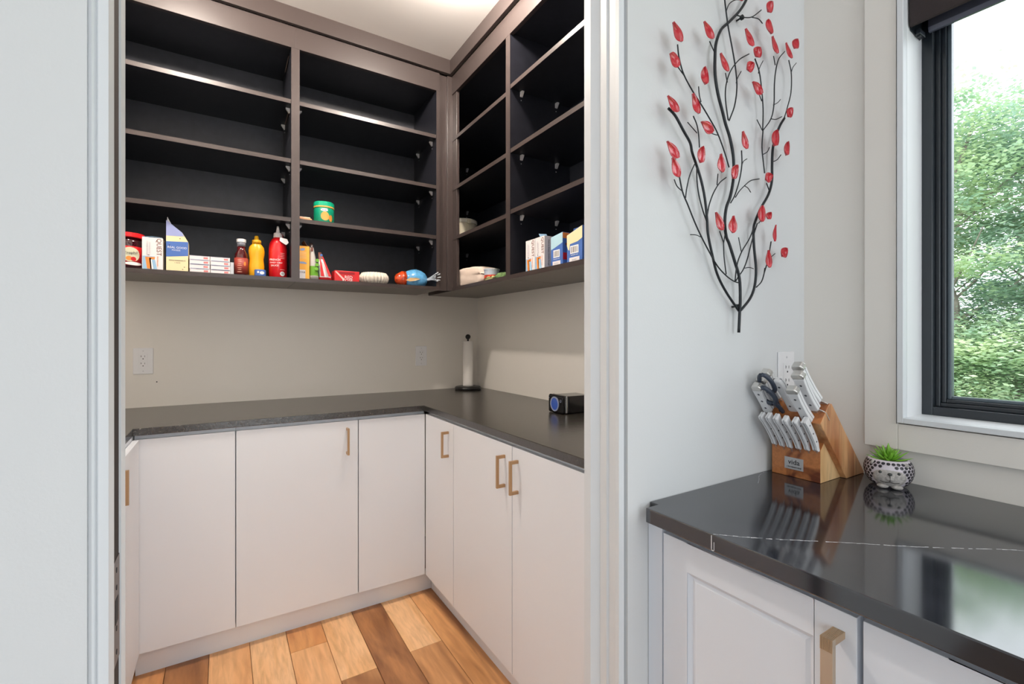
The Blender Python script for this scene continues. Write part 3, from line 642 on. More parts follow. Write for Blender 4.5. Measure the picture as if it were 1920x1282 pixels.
# scissors
sc = thing('kitchen_scissors', 'dark grey kitchen scissors with loop handles between the white knives', 'scissors', (1.11, .6, 1.07))
M_sc = mat('slate_plastic', (62, 70, 84), .38)
def sp(u, v, w_): return Vector((1.118, .6005, 1.070))+U*u+V*v+W*w_
def loop(name, cu, cv, a, bb, rot, w_, r):
    P = [];
    for i in range(22):
        t_ = 2*math.pi*i/22; x = a*math.cos(t_)*(1+.12*math.cos(t_)); y = bb*math.sin(t_)
        P.append(sp(cu+x*math.cos(rot)-y*math.sin(rot), cv+x*math.sin(rot)+y*math.cos(rot), w_))
    return tube(B(), P, r*1.35, 8, 1, closed=True)
b = loop('l', .080, .0055, .0275, .0150, 0, -.002, .0037); tube(b, [sp(.055, .004, -.002), sp(.036, .002, -.001), sp(.012, .002, 0), sp(-.008, .003, 0)], .0042, 8, 4); obj('handle', b, M_sc, sc, smooth=True)
b = loop('l', .056, .0060, .0255, .0150, .1, .013, .0040); tube(b, [sp(.034, -.001, .012), sp(.020, -.004, .009), sp(.004, -.004, .005), sp(-.008, -.002, .002)], .0046, 8, 4); obj('handle', b, M_sc, sc, smooth=True)
obj('pivot', lathe(B(), [(0, -.002), (.0035, -.002), (.0035, .002), (0, .002)], tuple(sp(.024, -.001, .010)), 12, 'Y'), M_steel, sc)
b = slabshape([(-.022, .003, .004), (.012, .004, .004)], .002); orient(b, sp(0, 0, 0), U, V, W); obj('blade', b, M_steel, sc)

# ------------------------------------------------------------ hedgehog planter and succulent
HC = Vector((1.2565, .4420, ZT)); HF = Vector((-.925, -.380, 0)).normalized(); HS = Vector((HF.y, -HF.x, 0))*-1  # HS: to its left seen from the camera
HS = Vector((.380, -.925, 0)).normalized()   # image right
pl = thing('hedgehog_planter', 'small hedgehog-shaped planter with black spots and grey face on the black counter', 'planter', HC)
prof = [(0, .0), (.024, .0), (.033, .006), (.0405, .017), (.0440, .030), (.0435, .042), (.0390, .053), (.0345, .0585), (.0322, .0585), (.0315, .055), (.030, .045), (0, .045)]
M_pot = mat('pot_white', (214, 206, 214), .45); M_face = mat('grey_concrete', (176, 172, 168), .8, bump=.6, bscale=400, var=.25, vscale=150)
obj('body', lathe(B(), prof, tuple(HC), 40), M_pot, pl, smooth=True)
def rad(z):
    for (r0, z0), (r1, z1) in zip(prof[1:8], prof[2:9]):
        if z0 <= z <= z1: return r0+(r1-r0)*(z-z0)/(z1-z0+1e-9), (r1-r0)/(z1-z0+1e-9)
    return .04, 0
def hp(s, f, z): return HC+HS*s+HF*f+Vector((0, 0, z))
b = B(); n_ = 0
for r_i, z in enumerate([.008, .0145, .021, .0275, .034, .0405, .047, .0535]):
    R_, sl = rad(z)
    for i in range(28):
        a = 2*math.pi*(i+.5*(r_i % 2))/28
        d = Vector((math.cos(a), math.sin(a), 0)); fa = d.dot(HF); sa = d.dot(HS)
        if fa > .25 and ((sa*R_)/.0290)**2+((z-.0235)/.0255)**2 < 1: continue
        c = HC+d*(R_+.0003)+Vector((0, 0, z)); tn = Vector((-d.y, d.x, 0)); up = (Vector((0, 0, 1))+d*sl).normalized(); nn = tn.cross(up)
        vsx = [b.verts.new(c+tn*(.0036*math.cos(q))+up*(.0035*math.sin(q)*(1.15 if math.sin(q) < 0 else .85))+nn*0+d*.0003) for q in [2*math.pi*k/8 for k in range(8)]]
        vc = b.verts.new(c+d*.0009)
        for k in range(8): b.faces.new((vsx[k], vsx[(k+1) % 8], vc))
bmesh.ops.recalc_face_normals(b, faces=b.faces[:])
for f in b.faces:
    if f.normal.dot(f.calc_center_median()-HC-Vector((0, 0, .03))) < 0: f.normal_flip()
obj('spots', b, mat('black_glaze', (38, 36, 44), .3), pl, kind='stuff')
def blob(name, c, rx, ry, rz_, m, parent=pl, seg=16):
    b = B(); bmesh.ops.create_uvsphere(b, u_segments=seg, v_segments=seg//2+2, radius=1)
    for v in b.verts: v.co = c+HS*(v.co.x*rx)+HF*(v.co.y*ry)+Vector((0, 0, v.co.z*rz_))
    bmesh.ops.recalc_face_normals(b, faces=b.faces[:])
    return obj(name, b, m, parent, smooth=True)
blob('face', hp(0, .0290, .0265), .0295, .0185, .0235, M_face, seg=24)
blob('muzzle', hp(.0005, .0430, .0245), .0100, .0075, .0080, M_face)
blob('cheek', hp(-.013, .0365, .0195), .0105, .0065, .0080, M_face); blob('cheek', hp(.014, .0365, .0195), .0105, .0065, .0080, M_face)
blob('nose', hp(.000, .0480, .0330), .0042, .0034, .0030, mat('shiny_nose', (52, 56, 54), .15))
for s in (-.0160, .0150): blob('eye', hp(s, .0420, .0350), .0034, .0034, .0030, mat('shiny_nose', (52, 56, 54), .15))
obj('mouth', tube(tube(B(), [hp(-.016, .0440, .0165), hp(-.008, .0480, .0150), hp(0, .0492, .0168), hp(.008, .0480, .0150), hp(.016, .0435, .0160)], .0007, 6, 4), [hp(0, .0502, .0300), hp(.0003, .0500, .0240), hp(0, .0493, .0168)], .0007, 6, 3), mat('dark_mouth', (60, 56, 54), .7), pl)
for s in (-.0115, .0125):
    blob('foot', hp(s, .0365, .0050), .0105, .0090, .0050, M_face)
for s in (-.0275, .0275): blob('ear', hp(s, .0270, .0500), .0058, .0034, .0056, M_face)
sc_ = thing('succulent', 'spiky bright green succulent growing in the hedgehog planter', 'plant', HC+Vector((0, 0, .045)))
M_succ = mat('succulent_green', (128, 186, 60), .4, var=.3, vscale=60); random.seed(5)
blob('soil', HC+Vector((0, 0, .0475)), .029, .029, .003, mat('dark_soil', (50, 42, 36), .95, bump=.6, bscale=400), sc_)
for i in range(30):
    a = i*2.399; tier = i/30; el = R(12+tier*66); Ln = .043-.010*tier+random.uniform(-.004, .004)
    if i == 29: el = R(88); Ln = .040
    d = Vector((math.cos(a)*math.cos(el), math.sin(a)*math.cos(el), math.sin(el))); sdv = Vector((-math.sin(a), math.cos(a), 0)); nv = d.cross(sdv)
    b = B(); base = HC+Vector((0, 0, .0500))+d*.002; rings = []
    for t_, wd in ((0, .0035), (.25, .0050), (.55, .0042), (.82, .0022), (1, .0002)):
        c = base+d*(Ln*t_)-nv*(.004*t_*t_)*-1*(1-tier)
        rings.append([b.verts.new(c+sdv*wd), b.verts.new(c+nv*wd*.45), b.verts.new(c-sdv*wd), b.verts.new(c-nv*wd*.45)])
    for r0, r1 in zip(rings, rings[1:]):
        for k in range(4): b.faces.new((r0[k], r0[(k+1) % 4], r1[(k+1) % 4], r1[k]))
    b.faces.new(rings[0][::-1]); b.faces.new(rings[-1]); bmesh.ops.recalc_face_normals(b, faces=b.faces[:])
    obj('leaf', b, M_succ, sc_, smooth=True)

# ------------------------------------------------------------ paper towel holder and the black device
TX, TY = 1.318, 2.655
th = thing('paper_towel_holder', 'black paper towel holder with round finial in the pantry corner', 'paper towel holder', (TX, TY, ZT))
obj('base', lathe(B(), [(0, 0), (.078, 0), (.082, .004), (.083, .012), (.078, .019), (.07, .021), (0, .022)], (TX, TY, ZT+.0002), 40), M_black, th, smooth=True)
obj('post', lathe(B(), [(0, .02), (.006, .02), (.006, .318), (0, .318)], (TX, TY, ZT), 16), M_black, th)
obj('finial', lathe(B(), [(.0, .3145)]+[(.0165*math.sin(R(q)), .331-.0165*math.cos(R(q))) for q in range(20, 180, 16)]+[(0, .3475)], (TX, TY, ZT), 20), M_black, th, smooth=True)
rl = tag(obj('paper_towel_roll', lathe(B(), [(.0075, .0225), (.0325, .0225), (.0330, .03), (.0325, .303), (.0075, .3035)], (TX, TY, ZT), 32), M_paper, smooth=False), 'nearly used up white paper towel roll on the black holder', 'paper towel')
for p in rl.data.polygons: p.use_smooth = abs(p.normal.z) < .5

dv = thing('projector', 'small glossy black device with a round blue lens on the pantry counter', 'device', (1.25, 1.58, ZT))
M_gb = mat('gloss_black', (14, 14, 16), .12); M_blue = mat('blue_lens', (44, 84, 176), .15, coat=1)
dvR = Matrix.Rotation(R(-93), 4, 'Z')
def dvobj(name, bm, m, parent, bev=0, smooth=False):
    for v in bm.verts: v.co = Vector((1.2230, 1.6720, ZT))+(dvR @ v.co)
    return obj(name, bm, m, parent, bev, smooth, seg=3)
# local frame: front face at y=0 looking towards -y, x to the right
dvobj('body', bx(B(), .003, .109, .030, .150, .0015, .076), M_gb, dv, .006)
fp = dvobj('front_panel', bx(B(), 0, .112, 0, .018, .0005, .079), M_gb, dv, .014)
dvobj('chrome_band', bx(B(), .0015, .1105, .0184, .0300, .001, .0785), mat('chrome', (190, 190, 186), .15, metal=1), dv, .012)
dvobj('lens_ring', lathe(B(), [(.026, .0), (.0315, .0), (.0315, -.003), (.026, -.003)], (.054, 0, .040), 36, 'Y'), mat('lens_ring', (170, 180, 210), .25, metal=.4), fp)
dvobj('lens', lathe(B(), [(0, .0), (.0262, .0), (.0262, -.002), (.012, -.0032), (0, -.0036)], (.054, 0, .040), 36, 'Y'), M_blue, fp, smooth=False)
dvobj('button', lathe(B(), [(.0045, 0), (.0056, 0), (.0056, -.0008), (.0045, -.0008)], (.0975, 0, .056), 20, 'Y'), mat('lens_ring', (170, 180, 210), .25, metal=.4), fp)
dvobj('badge', bx(B(), .006, .012, -.0006, 0, .061, .0640), mat('lens_ring', (170, 180, 210), .25, metal=.4), fp)
# ------------------------------------------------------------ food on the pantry shelves
ZB = 1.5213      # bottom boards
P_white = mat('carton_white', (232, 226, 226), .55); P_blue = mat('carton_blue', (70, 108, 178), .5); P_cream = mat('carton_cream', (240, 222, 176), .55)
P_ltblue = mat('carton_light_blue', (150, 190, 220), .5); P_orange = mat('print_orange', (236, 140, 60), .5); P_yel = mat('carton_orange', (250, 178, 66), .5)
P_red = mat('print_red', (200, 30, 36), .4); P_blk = mat('print_black', (50, 44, 48), .6); P_grey = mat('carton_grey', (196, 200, 206), .6); P_brown = mat('print_brown', (110, 62, 48), .5)
P_green = mat('print_green', (104, 164, 44), .5); P_wht = mat('print_white', (240, 240, 240), .5); P_kraft = mat('kraft_brown', (120, 84, 62), .8)
P_navy = mat('print_navy', (50, 62, 140), .4)
def decalY(parent, m, x0, x1, z0, z1, y, name='print'): return box(name, m, x0, x1, y-.0005, y-.0001, z0, z1, parent)
def decalX(parent, m, y0, y1, z0, z1, x, name='print'): return box(name, m, x-.0005, x-.0001, y0, y1, z0, z1, parent)
def polyY(parent, m, pts, y, name='print'): return obj(name, prism(B(), [(x, y-.0005, z) for x, z in pts], (0, .0004, 0)), m, parent)
def polyX(parent, m, pts, x, name='print'): return obj(name, prism(B(), [(x-.0005, y, z) for y, z in pts], (.0004, 0, 0)), m, parent)
def cbox(m, x0, x1, y0, y1, z0, z1, parent, name='box', bev=.0008): return box(name, m, x0, x1, y0, y1, z0, z1, parent, bev)

# 1 jar of jam with a red lid
t = thing('jam_jar', 'large jam jar with red lid and oval label at the left end', 'jar', (-.335, 2.500, ZB))
c = (-.335, 2.500, ZB)
obj('body', lathe(B(), [(0, 0), (.048, 0), (.052, .006), (.052, .112), (.049, .122), (.044, .128), (.044, .132), (0, .132)], c, 36), mat('dark_jam_glass', (52, 14, 22), .08, coat=.5), t, smooth=True)
obj('label_band', lathe(B(), [(.0522, .016), (.0526, .016), (.0526, .094), (.0522, .094)], c, 36), P_red, t, smooth=True)
obj('lid', lathe(B(), [(0, .131), (.056, .131), (.0575, .134), (.0575, .147), (.055, .150), (0, .151)], c, 36), mat('red_lid', (222, 30, 36), .35), t, smooth=False)
def wrap_oval(parent, m, c, r, ang, z, ra, rz_, name='print'):
    b = B(); N = 20; cv = None; ring = []
    for i in range(N):
        q = 2*math.pi*i/N; a = ang+ra*math.cos(q); ring.append(b.verts.new((c[0]+r*math.cos(a), c[1]+r*math.sin(a), c[2]+z+rz_*math.sin(q))))
    rows = []
    for j in range(1, 4):
        k = 1-j/4
        rows.append([b.verts.new((c[0]+r*math.cos(ang+ra*k*math.cos(2*math.pi*i/N)), c[1]+r*math.sin(ang+ra*k*math.cos(2*math.pi*i/N)), c[2]+z+rz_*k*math.sin(2*math.pi*i/N))) for i in range(N)])
    cv = b.verts.new((c[0]+r*math.cos(ang), c[1]+r*math.sin(ang), c[2]+z)); rr = [ring]+rows
    for r0, r1 in zip(rr, rr[1:]):
        for i in range(N): b.faces.new((r0[i], r0[(i+1) % N], r1[(i+1) % N], r1[i]))
    for i in range(N): b.faces.new((rr[-1][i], rr[-1][(i+1) % N], cv))
    bmesh.ops.recalc_face_normals(b, faces=b.faces[:])
    for f in b.faces:
        if f.normal.x*(f.calc_center_median().x-c[0])+f.normal.y*(f.calc_center_median().y-c[1]) < 0: f.normal_flip()
    return obj(name, b, m, parent, smooth=True)
AJ = math.atan2(-2.5, .335)+R(10)
ov = wrap_oval(t, mat('jam_label', (206, 206, 178), .5), c, .0529, AJ, .060, .62, .030)
wrap_oval(t, mat('fruit_orange', (226, 140, 60), .5), c, .0532, AJ-.1, .044, .20, .009); wrap_oval(t, P_red, c, .0533, AJ+.18, .042, .18, .009)
wrap_oval(t, P_wht, c, .0531, AJ+.2, .023, .62, .0065)
text(t, 'Trophil', (c[0]+.054*math.cos(AJ), c[1]+.054*math.sin(AJ)-.0006, c[2]+.066), (-math.sin(AJ), math.cos(AJ), .08), (0, 0, 1), .0150, P_blk)

# 2 quest carton, back run
def quest(label, face, s0, s1, ztop, depth, p, loc, flap=False, side=None):
    t = thing('snack_box', label, 'box', loc)
    if face == 'Y':
        cbox(P_white, s0, s1, p, p+depth, ZB, ztop, t, 'carton'); D = lambda m, a, b_, z0, z1: decalY(t, m, s0+(s1-s0)*a, s0+(s1-s0)*b_, ZB+(ztop-ZB)*z0, ZB+(ztop-ZB)*z1, p)
        X = lambda a: s0+(s1-s0)*a; pt = lambda a, z: (X(a), p-.0003, ZB+(ztop-ZB)*z); xd, yd = FYd; P = lambda m, q: polyY(t, m, [(X(a), ZB+(ztop-ZB)*z) for a, z in q], p-.0004)
    else:   # s0 is the image-left (larger Y)
        cbox(P_white, p, p+depth, s1, s0, ZB, ztop, t, 'carton'); D = lambda m, a, b_, z0, z1: decalX(t, m, s0+(s1-s0)*a, s0+(s1-s0)*b_, ZB+(ztop-ZB)*z0, ZB+(ztop-ZB)*z1, p)
        X = lambda a: s0+(s1-s0)*a; pt = lambda a, z: (p-.0003, X(a), ZB+(ztop-ZB)*z); xd, yd = FXd; P = lambda m, q: polyX(t, m, [(X(a), ZB+(ztop-ZB)*z) for a, z in q], p-.0004)
    D(P_ltblue, .03, .60, .03, .43)
    P(P_orange, [(.15, .40), (.62, .41), (.60, .33), (.42, .34), (.46, .04), (.24, .05)]); P(P_wht, [(.34, .37), (.44, .38), (.55, .04), (.40, .03)]); P(P_ltblue, [(.5, .32), (.62, .32), (.72, .04), (.56, .04)])
    D(P_blk, .24, .36, .455, .470)
    sz = abs(s1-s0)*.27
    text(t, 'QUEST', pt(.80, .72), xd, yd, sz*1.25, P_brown)
    text(t, 'CHOCOLATE', pt(.36, .68), xd, yd, sz*.42, P_grey); text(t, 'COOKIE DOUGH', pt(.24, .68), xd, yd, sz*.42, P_grey)
    text(t, 'PROTEIN BAR', pt(.74, .28), xd, yd, sz*.36, P_orange)
    return t
t = quest('white protein snack box with orange and blue bar picture beside the jam jar', 'Y', -.2830, -.2130, 1.658, .10, 2.452, (-.25, 2.5, ZB))
obj('lid_flap', prism(B(), [(-.283, 2.453, 1.6585), (-.25, 2.453, 1.6625), (-.215, 2.453, 1.6595), (-.215, 2.550, 1.6590), (-.283, 2.550, 1.6590)][:3]+[(-.248, 2.54, 1.662)], (0, 0, .0008)), P_ltblue, t)
# 3 pancake mix carton with open gable top
t = thing('mix_carton', 'blue and cream food carton with an open peaked top, tallest box at the left', 'carton', (-.163, 2.49, ZB))
x0, x1, y0, y1 = -.2020, -.1255, 2.451, 2.520
b = B(); f = [(x0, ZB), (x1, ZB), (x1, 1.652), (x1-.021, 1.690), (x0, 1.738)]
prism(b, [(x, y0, z) for x, z in f], (0, .0012, 0)); bx(b, x0, x0+.0012, y0+.0012, y1, ZB, 1.70); bx(b, x1-.0012, x1, y0+.0012, y1, ZB, 1.652); bx(b, x0+.0012, x1-.0012, y1-.0012, y1, ZB, 1.66); bx(b, x0+.0012, x1-.0012, y0+.0012, y1-.0012, ZB, ZB+.0012)
obj('carton', b, P_cream, t)
polyY(t, P_blue, [(x0, 1.583), (x1, 1.592), (x1, 1.652), (x0, 1.648)], y0); polyY(t, mat('lavender_blue', (150, 160, 206), .5), [(x0, 1.672), (x1-.014, 1.674), (x1-.021, 1.690), (x0, 1.738)], y0)
obj('top_flap', prism(B(), [(x0, y0+.003, 1.700), (x0+.004, y0+.003, 1.752), (x0+.018, y0+.003, 1.722), (x0+.018, y0+.003, 1.70)], (0, .001, .0)), P_grey, t)
text(t, 'REAL GOOD', ((x0+x1)/2, y0-.0006, 1.624), *FY, .0120, P_wht); text(t, 'FOODS', ((x0+x1)/2-.004, y0-.0006, 1.6125), *FY, .0090, P_wht)
text(t, 'SIMPLE INGREDIENTS', ((x0+x1)/2, y0-.0006, 1.5690), *FY, .0062, P_blk); text(t, '+ OATS', ((x0+x1)/2, y0-.0006, 1.5595), *FY, .0062, P_blk)
for (a, z) in ((.6, 1.662), (.12, 1.632), (.72, 1.531), (.8, 1.541)): decalY(t, P_brown, x0+a*.0765, x0+a*.0765+.004, z, z+.003, y0)
# 4 stack of eight flat cartons
protoc = thing('flat_carton', '', 'box', (0, 0, 0), world=False, group='flat white cartons stacked in two columns')
b = B(); bx(b, -.037, .037, 0, .11, .0002, .0186); obj('carton', b, P_white, protoc, .0006)
b = B(); bx(b, -.034, .034, -.0006, -.0001, .0010, .0022); bx(b, -.034, .034, -.0006, -.0001, .0172, .0180); obj('print', b, mat('stripe_blue', (120, 134, 176), .5), protoc)
b = B(); bx(b, .014, .030, -.0006, -.0001, .006, .0135); obj('print', b, mat('faded_red', (214, 130, 128), .5), protoc)
names = ['bottom', 'second from the bottom', 'third from the bottom', 'topmost']; first = True
for ci, cx in enumerate((-.0838, -.0075)):
    for k in range(4):
        o = protoc if first else dup(protoc); first = False
        o.location = (cx+random.uniform(-.0008, .0008), 2.4535+random.uniform(-.001, .001), ZB+.0190*k+.0004)
        o['label'] = 'flat white carton, %s of the %s stack, right of the blue carton' % (names[k], ('left', 'right')[ci])
t = tag(cbox(P_grey, .0305, .0440, 2.455, 2.54, ZB, 1.579, None, 'narrow_box'), 'narrow plain whitish box standing between the carton stack and the brown sauce bottle', 'box')
# 5 barbecue sauce
c = (.074, 2.482, ZB)
t = thing('sauce_bottle', 'brown barbecue sauce bottle with white cap', 'bottle', c)
obj('body', lathe(B(), [(0, 0), (.025, 0), (.0278, .004), (.0278, .085), (.0262, .100), (.0175, .118), (.0165, .140), (0, .140)], c, 28), mat('dark_sauce_glass', (74, 18, 22), .08, coat=.5), t, smooth=True)
obj('label_band', lathe(B(), [(.0281, .010), (.0284, .010), (.0284, .082), (.0281, .082)], c, 28), mat('rust_label', (150, 56, 44), .5), t, smooth=True)
obj('neck_seal', lathe(B(), [(.0172, .136), (.0176, .136), (.0180, .157), (.0172, .157)], c, 24), mat('smoky_plastic', (120, 124, 134), .15), t, smooth=True)
obj('cap', lathe(B(), [(0, .156), (.0195, .156), (.0195, .168), (.0185, .170), (0, .170)], c, 24), P_wht, t)
A5 = math.atan2(-2.482, -.074)
for k, z in enumerate((.073, .066, .055, .047, .036, .028, .018)): wrap_oval(t, mat('pale_print', (214, 160, 140), .5), c, .0286, A5-.25, z, .38-.05*(k % 3), .0013)
wrap_oval(t, P_orange, c, .0287, A5+.52, .055, .17, .010)
# 6 mustard
c = (.136, 2.485, ZB)
t = thing('mustard_bottle', 'yellow squeeze mustard bottle with yellow nozzle cap', 'bottle', c)
obj('body', lathe(B(), [(0, 0), (.028, 0), (.0315, .004), (.0320, .050), (.0300, .070), (.0290, .085), (.0325, .105), (.0335, .122), (.0300, .140), (.0200, .154), (.0170, .158), (0, .158)], c, 32, ey=.72), mat('mustard_yellow', (236, 170, 24), .35), t, smooth=True)
obj('cap', lathe(B(), [(0, .158), (.0190, .158), (.0195, .168), (.0175, .173), (.0100, .175), (.0080, .190), (.0060, .193), (0, .193)], c, 24), mat('cap_yellow', (248, 186, 40), .35), t, smooth=True)
# 7 small tin
c = (.153, 2.434, ZB)
t = thing('food_tin', 'small flat blue and white tin in front of the mustard bottle', 'tin', c)
obj('body', lathe(B(), [(0, 0), (.0225, 0), (.0235, .002), (.0235, .027), (.0225, .029), (0, .0285)], (.148, 2.4345, ZB), 28), P_blue, t)
wrap_oval(t, P_wht, (.148, 2.4345, ZB), .0238, -1.30, .014, .42, .007); wrap_oval(t, P_wht, (.148, 2.4345, ZB), .0238, -2.0, .017, .18, .005)
# 8 red chilli sauce
c = (.2265, 2.495, ZB)
t = thing('chilli_bottle', 'tall red chilli sauce squeeze bottle with white nozzle', 'bottle', c)
obj('body', lathe(B(), [(0, 0), (.036, 0), (.0395, .005), (.0400, .110), (.0395, .140), (.0365, .165), (.0280, .185), (.0170, .198), (0, .198)], c, 36), mat('chilli_red', (214, 24, 32), .2, coat=.4), t, smooth=True)
obj('collar', lathe(B(), [(0, .196), (.0190, .196), (.0190, .214), (.0165, .218), (0, .218)], c, 24), P_white, t)
obj('nozzle', lathe(B(), [(0, .217), (.0100, .217), (.0060, .240), (.0045, .251), (0, .252)], c, 18), P_white, t, smooth=True)
A8 = math.atan2(-2.495, -.2265)
text(t, 'FRENCH', (c[0]+.0405*math.cos(A8-.3), c[1]+.0405*math.sin(A8-.3)-.0012, ZB+.085), (-math.sin(A8-.3), math.cos(A8-.3), 0), (0, 0, 1), .0125, P_wht)
text(t, 'SWEET CHILLI', (c[0]+.0405*math.cos(A8-.2), c[1]+.0405*math.sin(A8-.2)-.0022, ZB+.071), (-math.sin(A8-.2), math.cos(A8-.2), 0), (0, 0, 1), .0085, P_wht)
text(t, 'SAUCE', (c[0]+.0405*math.cos(A8-.35), c[1]+.0405*math.sin(A8-.35)-.0012, ZB+.058), (-math.sin(A8-.35), math.cos(A8-.35), 0), (0, 0, 1), .0115, P_wht)
wrap_oval(t, P_wht, c, .0404, A8+.50, .021, .28, .011)
for k in range(7): wrap_oval(t, P_blk, c, .0408, A8+.32+k*.055, .022, .012, .007)
for z in (.118, .110, .102, .094, .040): wrap_oval(t, mat('pink_print', (240, 150, 150), .5), c, .0405, A8+.5, z, .3, .0015)
obj('tag_card', prism(B(), [(.232, 2.452, ZB+.192), (.262, 2.450, ZB+.186), (.268, 2.450, ZB+.170), (.257, 2.451, ZB+.158), (.238, 2.452, ZB+.170), (.230, 2.453, ZB+.176)], (0, .0012, 0)), P_white, t)
obj('tag_string', tube(B(), [(.240, 2.4525, ZB+.188), (.245, 2.465, ZB+.205), (.236, 2.476, ZB+.214)], .0007, 5, 3), P_red, t)

# right bay of the back wall
t = thing('cereal_box', 'orange box with opened dark top flap beside the cabinet divider', 'box', (.33, 2.5, ZB))
cbox(P_yel, .311, .3600, 2.453, 2.55, ZB, 1.683, t, 'carton')
P_per = mat('periwinkle', (146, 166, 206), .5)
polyY(t, P_per, [(.317, 1.668), (.334, 1.674), (.341, 1.669), (.336, 1.661), (.321, 1.660)], 2.453)
polyY(t, P_per, [(.311, 1.607), (.336, 1.607), (.348, 1.602), (.346, 1.597), (.311, 1.598)], 2.453)
decalY(t, P_white, .311, .342, 1.524, 1.568, 2.453); text(t, 'DX&', (.328, 2.4522, 1.556), *FY, .013, P_blk)
for z in (1.652, 1.646, 1.638, 1.631, 1.624): decalY(t, mat('pale_orange', (250, 214, 160), .5), .313, .346, z, z+.0022, 2.453)
obj('lid_flap', prism(B(), [(.3598, 2.454, 1.6835), (.3490, 2.454, 1.686), (.3380, 2.47, 1.712), (.3350, 2.54, 1.712), (.3598, 2.549, 1.6835)], (.0008, 0, .0008)), P_kraft, t)
obj('lid_flap', prism(B(), [(.312, 2.549, 1.6835), (.3590, 2.549, 1.6835), (.352, 2.560, 1.700), (.315, 2.560, 1.702)], (0, .0008, 0)), P_kraft, t)
def pouch(name, label, base, top, yb, m, thick, bands=(), z0=ZB, lean=0):
    """standing bag: base/top = (x0,x1,z)"""
    t = thing(name, label, 'bag', ((base[0]+base[1])/2, yb+.02, z0)); b = B(); N = 8; rings = []
    for i in range(N+1):
        u = i/N; xa = base[0]+(top[0]-base[0])*u; xb = base[1]+(top[1]-base[1])*u; z = z0+(top[2]-z0)*u
        th = thick*(1-u**2.2)*(.55+.9*math.sin(math.pi*min(1, u*1.1))*.5)+.0015
        ring = []
        for k in range(12):
            a = 2*math.pi*k/12; cx, hx = (xa+xb)/2, (xb-xa)/2
            x = cx+hx*max(-1, min(1, 1.25*math.cos(a))); y = yb+thick/2+lean*u+th/2*math.sin(a)
            ring.append(b.verts.new((x+random.uniform(-.0006, .0006)*(0 < u < 1), y, z)))
        rings.append(ring)
    for r0, r1 in zip(rings, rings[1:]):
        for k in range(12): b.faces.new((r0[k], r0[(k+1) % 12], r1[(k+1) % 12], r1[k]))
    b.faces.new(rings[0][::-1]); b.faces.new(rings[-1]); bmesh.ops.recalc_face_normals(b, faces=b.faces[:])
    for f in b.faces:
        u = (f.calc_center_median().z-z0)/(top[2]-z0)
        for mi, (lo, hi) in enumerate(bands):
            if lo <= u < hi: f.material_index = mi+1
    obj('bag', b, m, t, smooth=True)
    return t
M_foil = mat('pale_foil', (190, 186, 180), .35)
t = pouch('snack_pouch', 'white and green snack pouch with dark folded top beside the orange box', (.3615, .4070, ZB), (.3640, .3790, 1.706), 2.452, [M_foil, P_green, mat('dark_foil', (58, 44, 42), .4)], .05, [(.1, .35), (.88, 1.1)])
for k, (x, z) in enumerate(((.393, 1.577), (.395, 1.598), (.397, 1.619))): obj('print', lathe(B(), [(0, -.001), (.0085, -.001), (.0085, .001), (0, .001)], (x, 2.4535+.0015*k, z), 16, 'Y'), P_green, t)
decalY(t, P_brown, .369, .3785, 1.664, 1.682, 2.466)
t = pouch('snack_pouch', 'red and white snack pouch leaning against the green one', (.4090, .4690, ZB), (.4060, .4200, 1.666), 2.454, [P_wht, P_red, P_brown], .045, [(0, .16), (.72, .95)], lean=.012)
obj('print', prism(B(), [(.412, 2.4475, 1.542), (.428, 2.4475, 1.542), (.412, 2.458, 1.630), (.408, 2.458, 1.630)], (0, .0008, 0)), P_red, t)
obj('print', prism(B(), [(.448, 2.4475, 1.542), (.462, 2.4475, 1.542), (.424, 2.460, 1.640), (.419, 2.460, 1.640)], (0, .0008, 0)), P_red, t)
obj('print', lathe(B(), [(0, -.0008), (.006, -.0008), (.006, .0008), (0, .0008)], (.4165, 2.4625, 1.648), 12, 'Y'), P_blue, t)
# tea
t = thing('tea_box', 'red tea box with white lettering lying on its side', 'box', (.537, 2.5, ZB))
cbox(mat('tea_red', (204, 34, 38), .35), .4770, .5985, 2.456, 2.53, ZB, 1.5775, t, 'carton')
text(t, 'RED', (.545, 2.4555, 1.5455), *FY, .0215, P_wht); text(t, 'ROSE', (.540, 2.4555, 1.5290), *FY, .0215, P_wht)
decalY(t, mat('dark_red', (150, 20, 30), .4), .50, .575, 1.5605, 1.5720, 2.456)
polyY(t, mat('pale_pink', (236, 190, 180), .4), [(.479, 1.572), (.486, 1.574), (.528, 1.534), (.516, 1.533)], 2.456)
# coffee filters
c = (.693, 2.528, ZB)
t = thing('coffee_filters', 'stack of white fluted paper coffee filters', 'coffee filters', c)
for k in range(4):
    s = 1-.045*k; z = .0045*k
    obj('filter', lathe(B(), [(.046*s, z+.0006), (.058*s, z+.004), (.070*s, z+.020), (.0745*s, z+.036), (.0715*s, z+.050), (.0705*s, z+.050), (.0725*s, z+.036), (.068*s, z+.021), (.044*s, z+.005)], c, 144, fn=lambda a, kk: 1+.055*math.sin(a*26)*min(1, kk/2+.3)), mat('filter_paper', (222, 212, 198), .85), t, smooth=True)
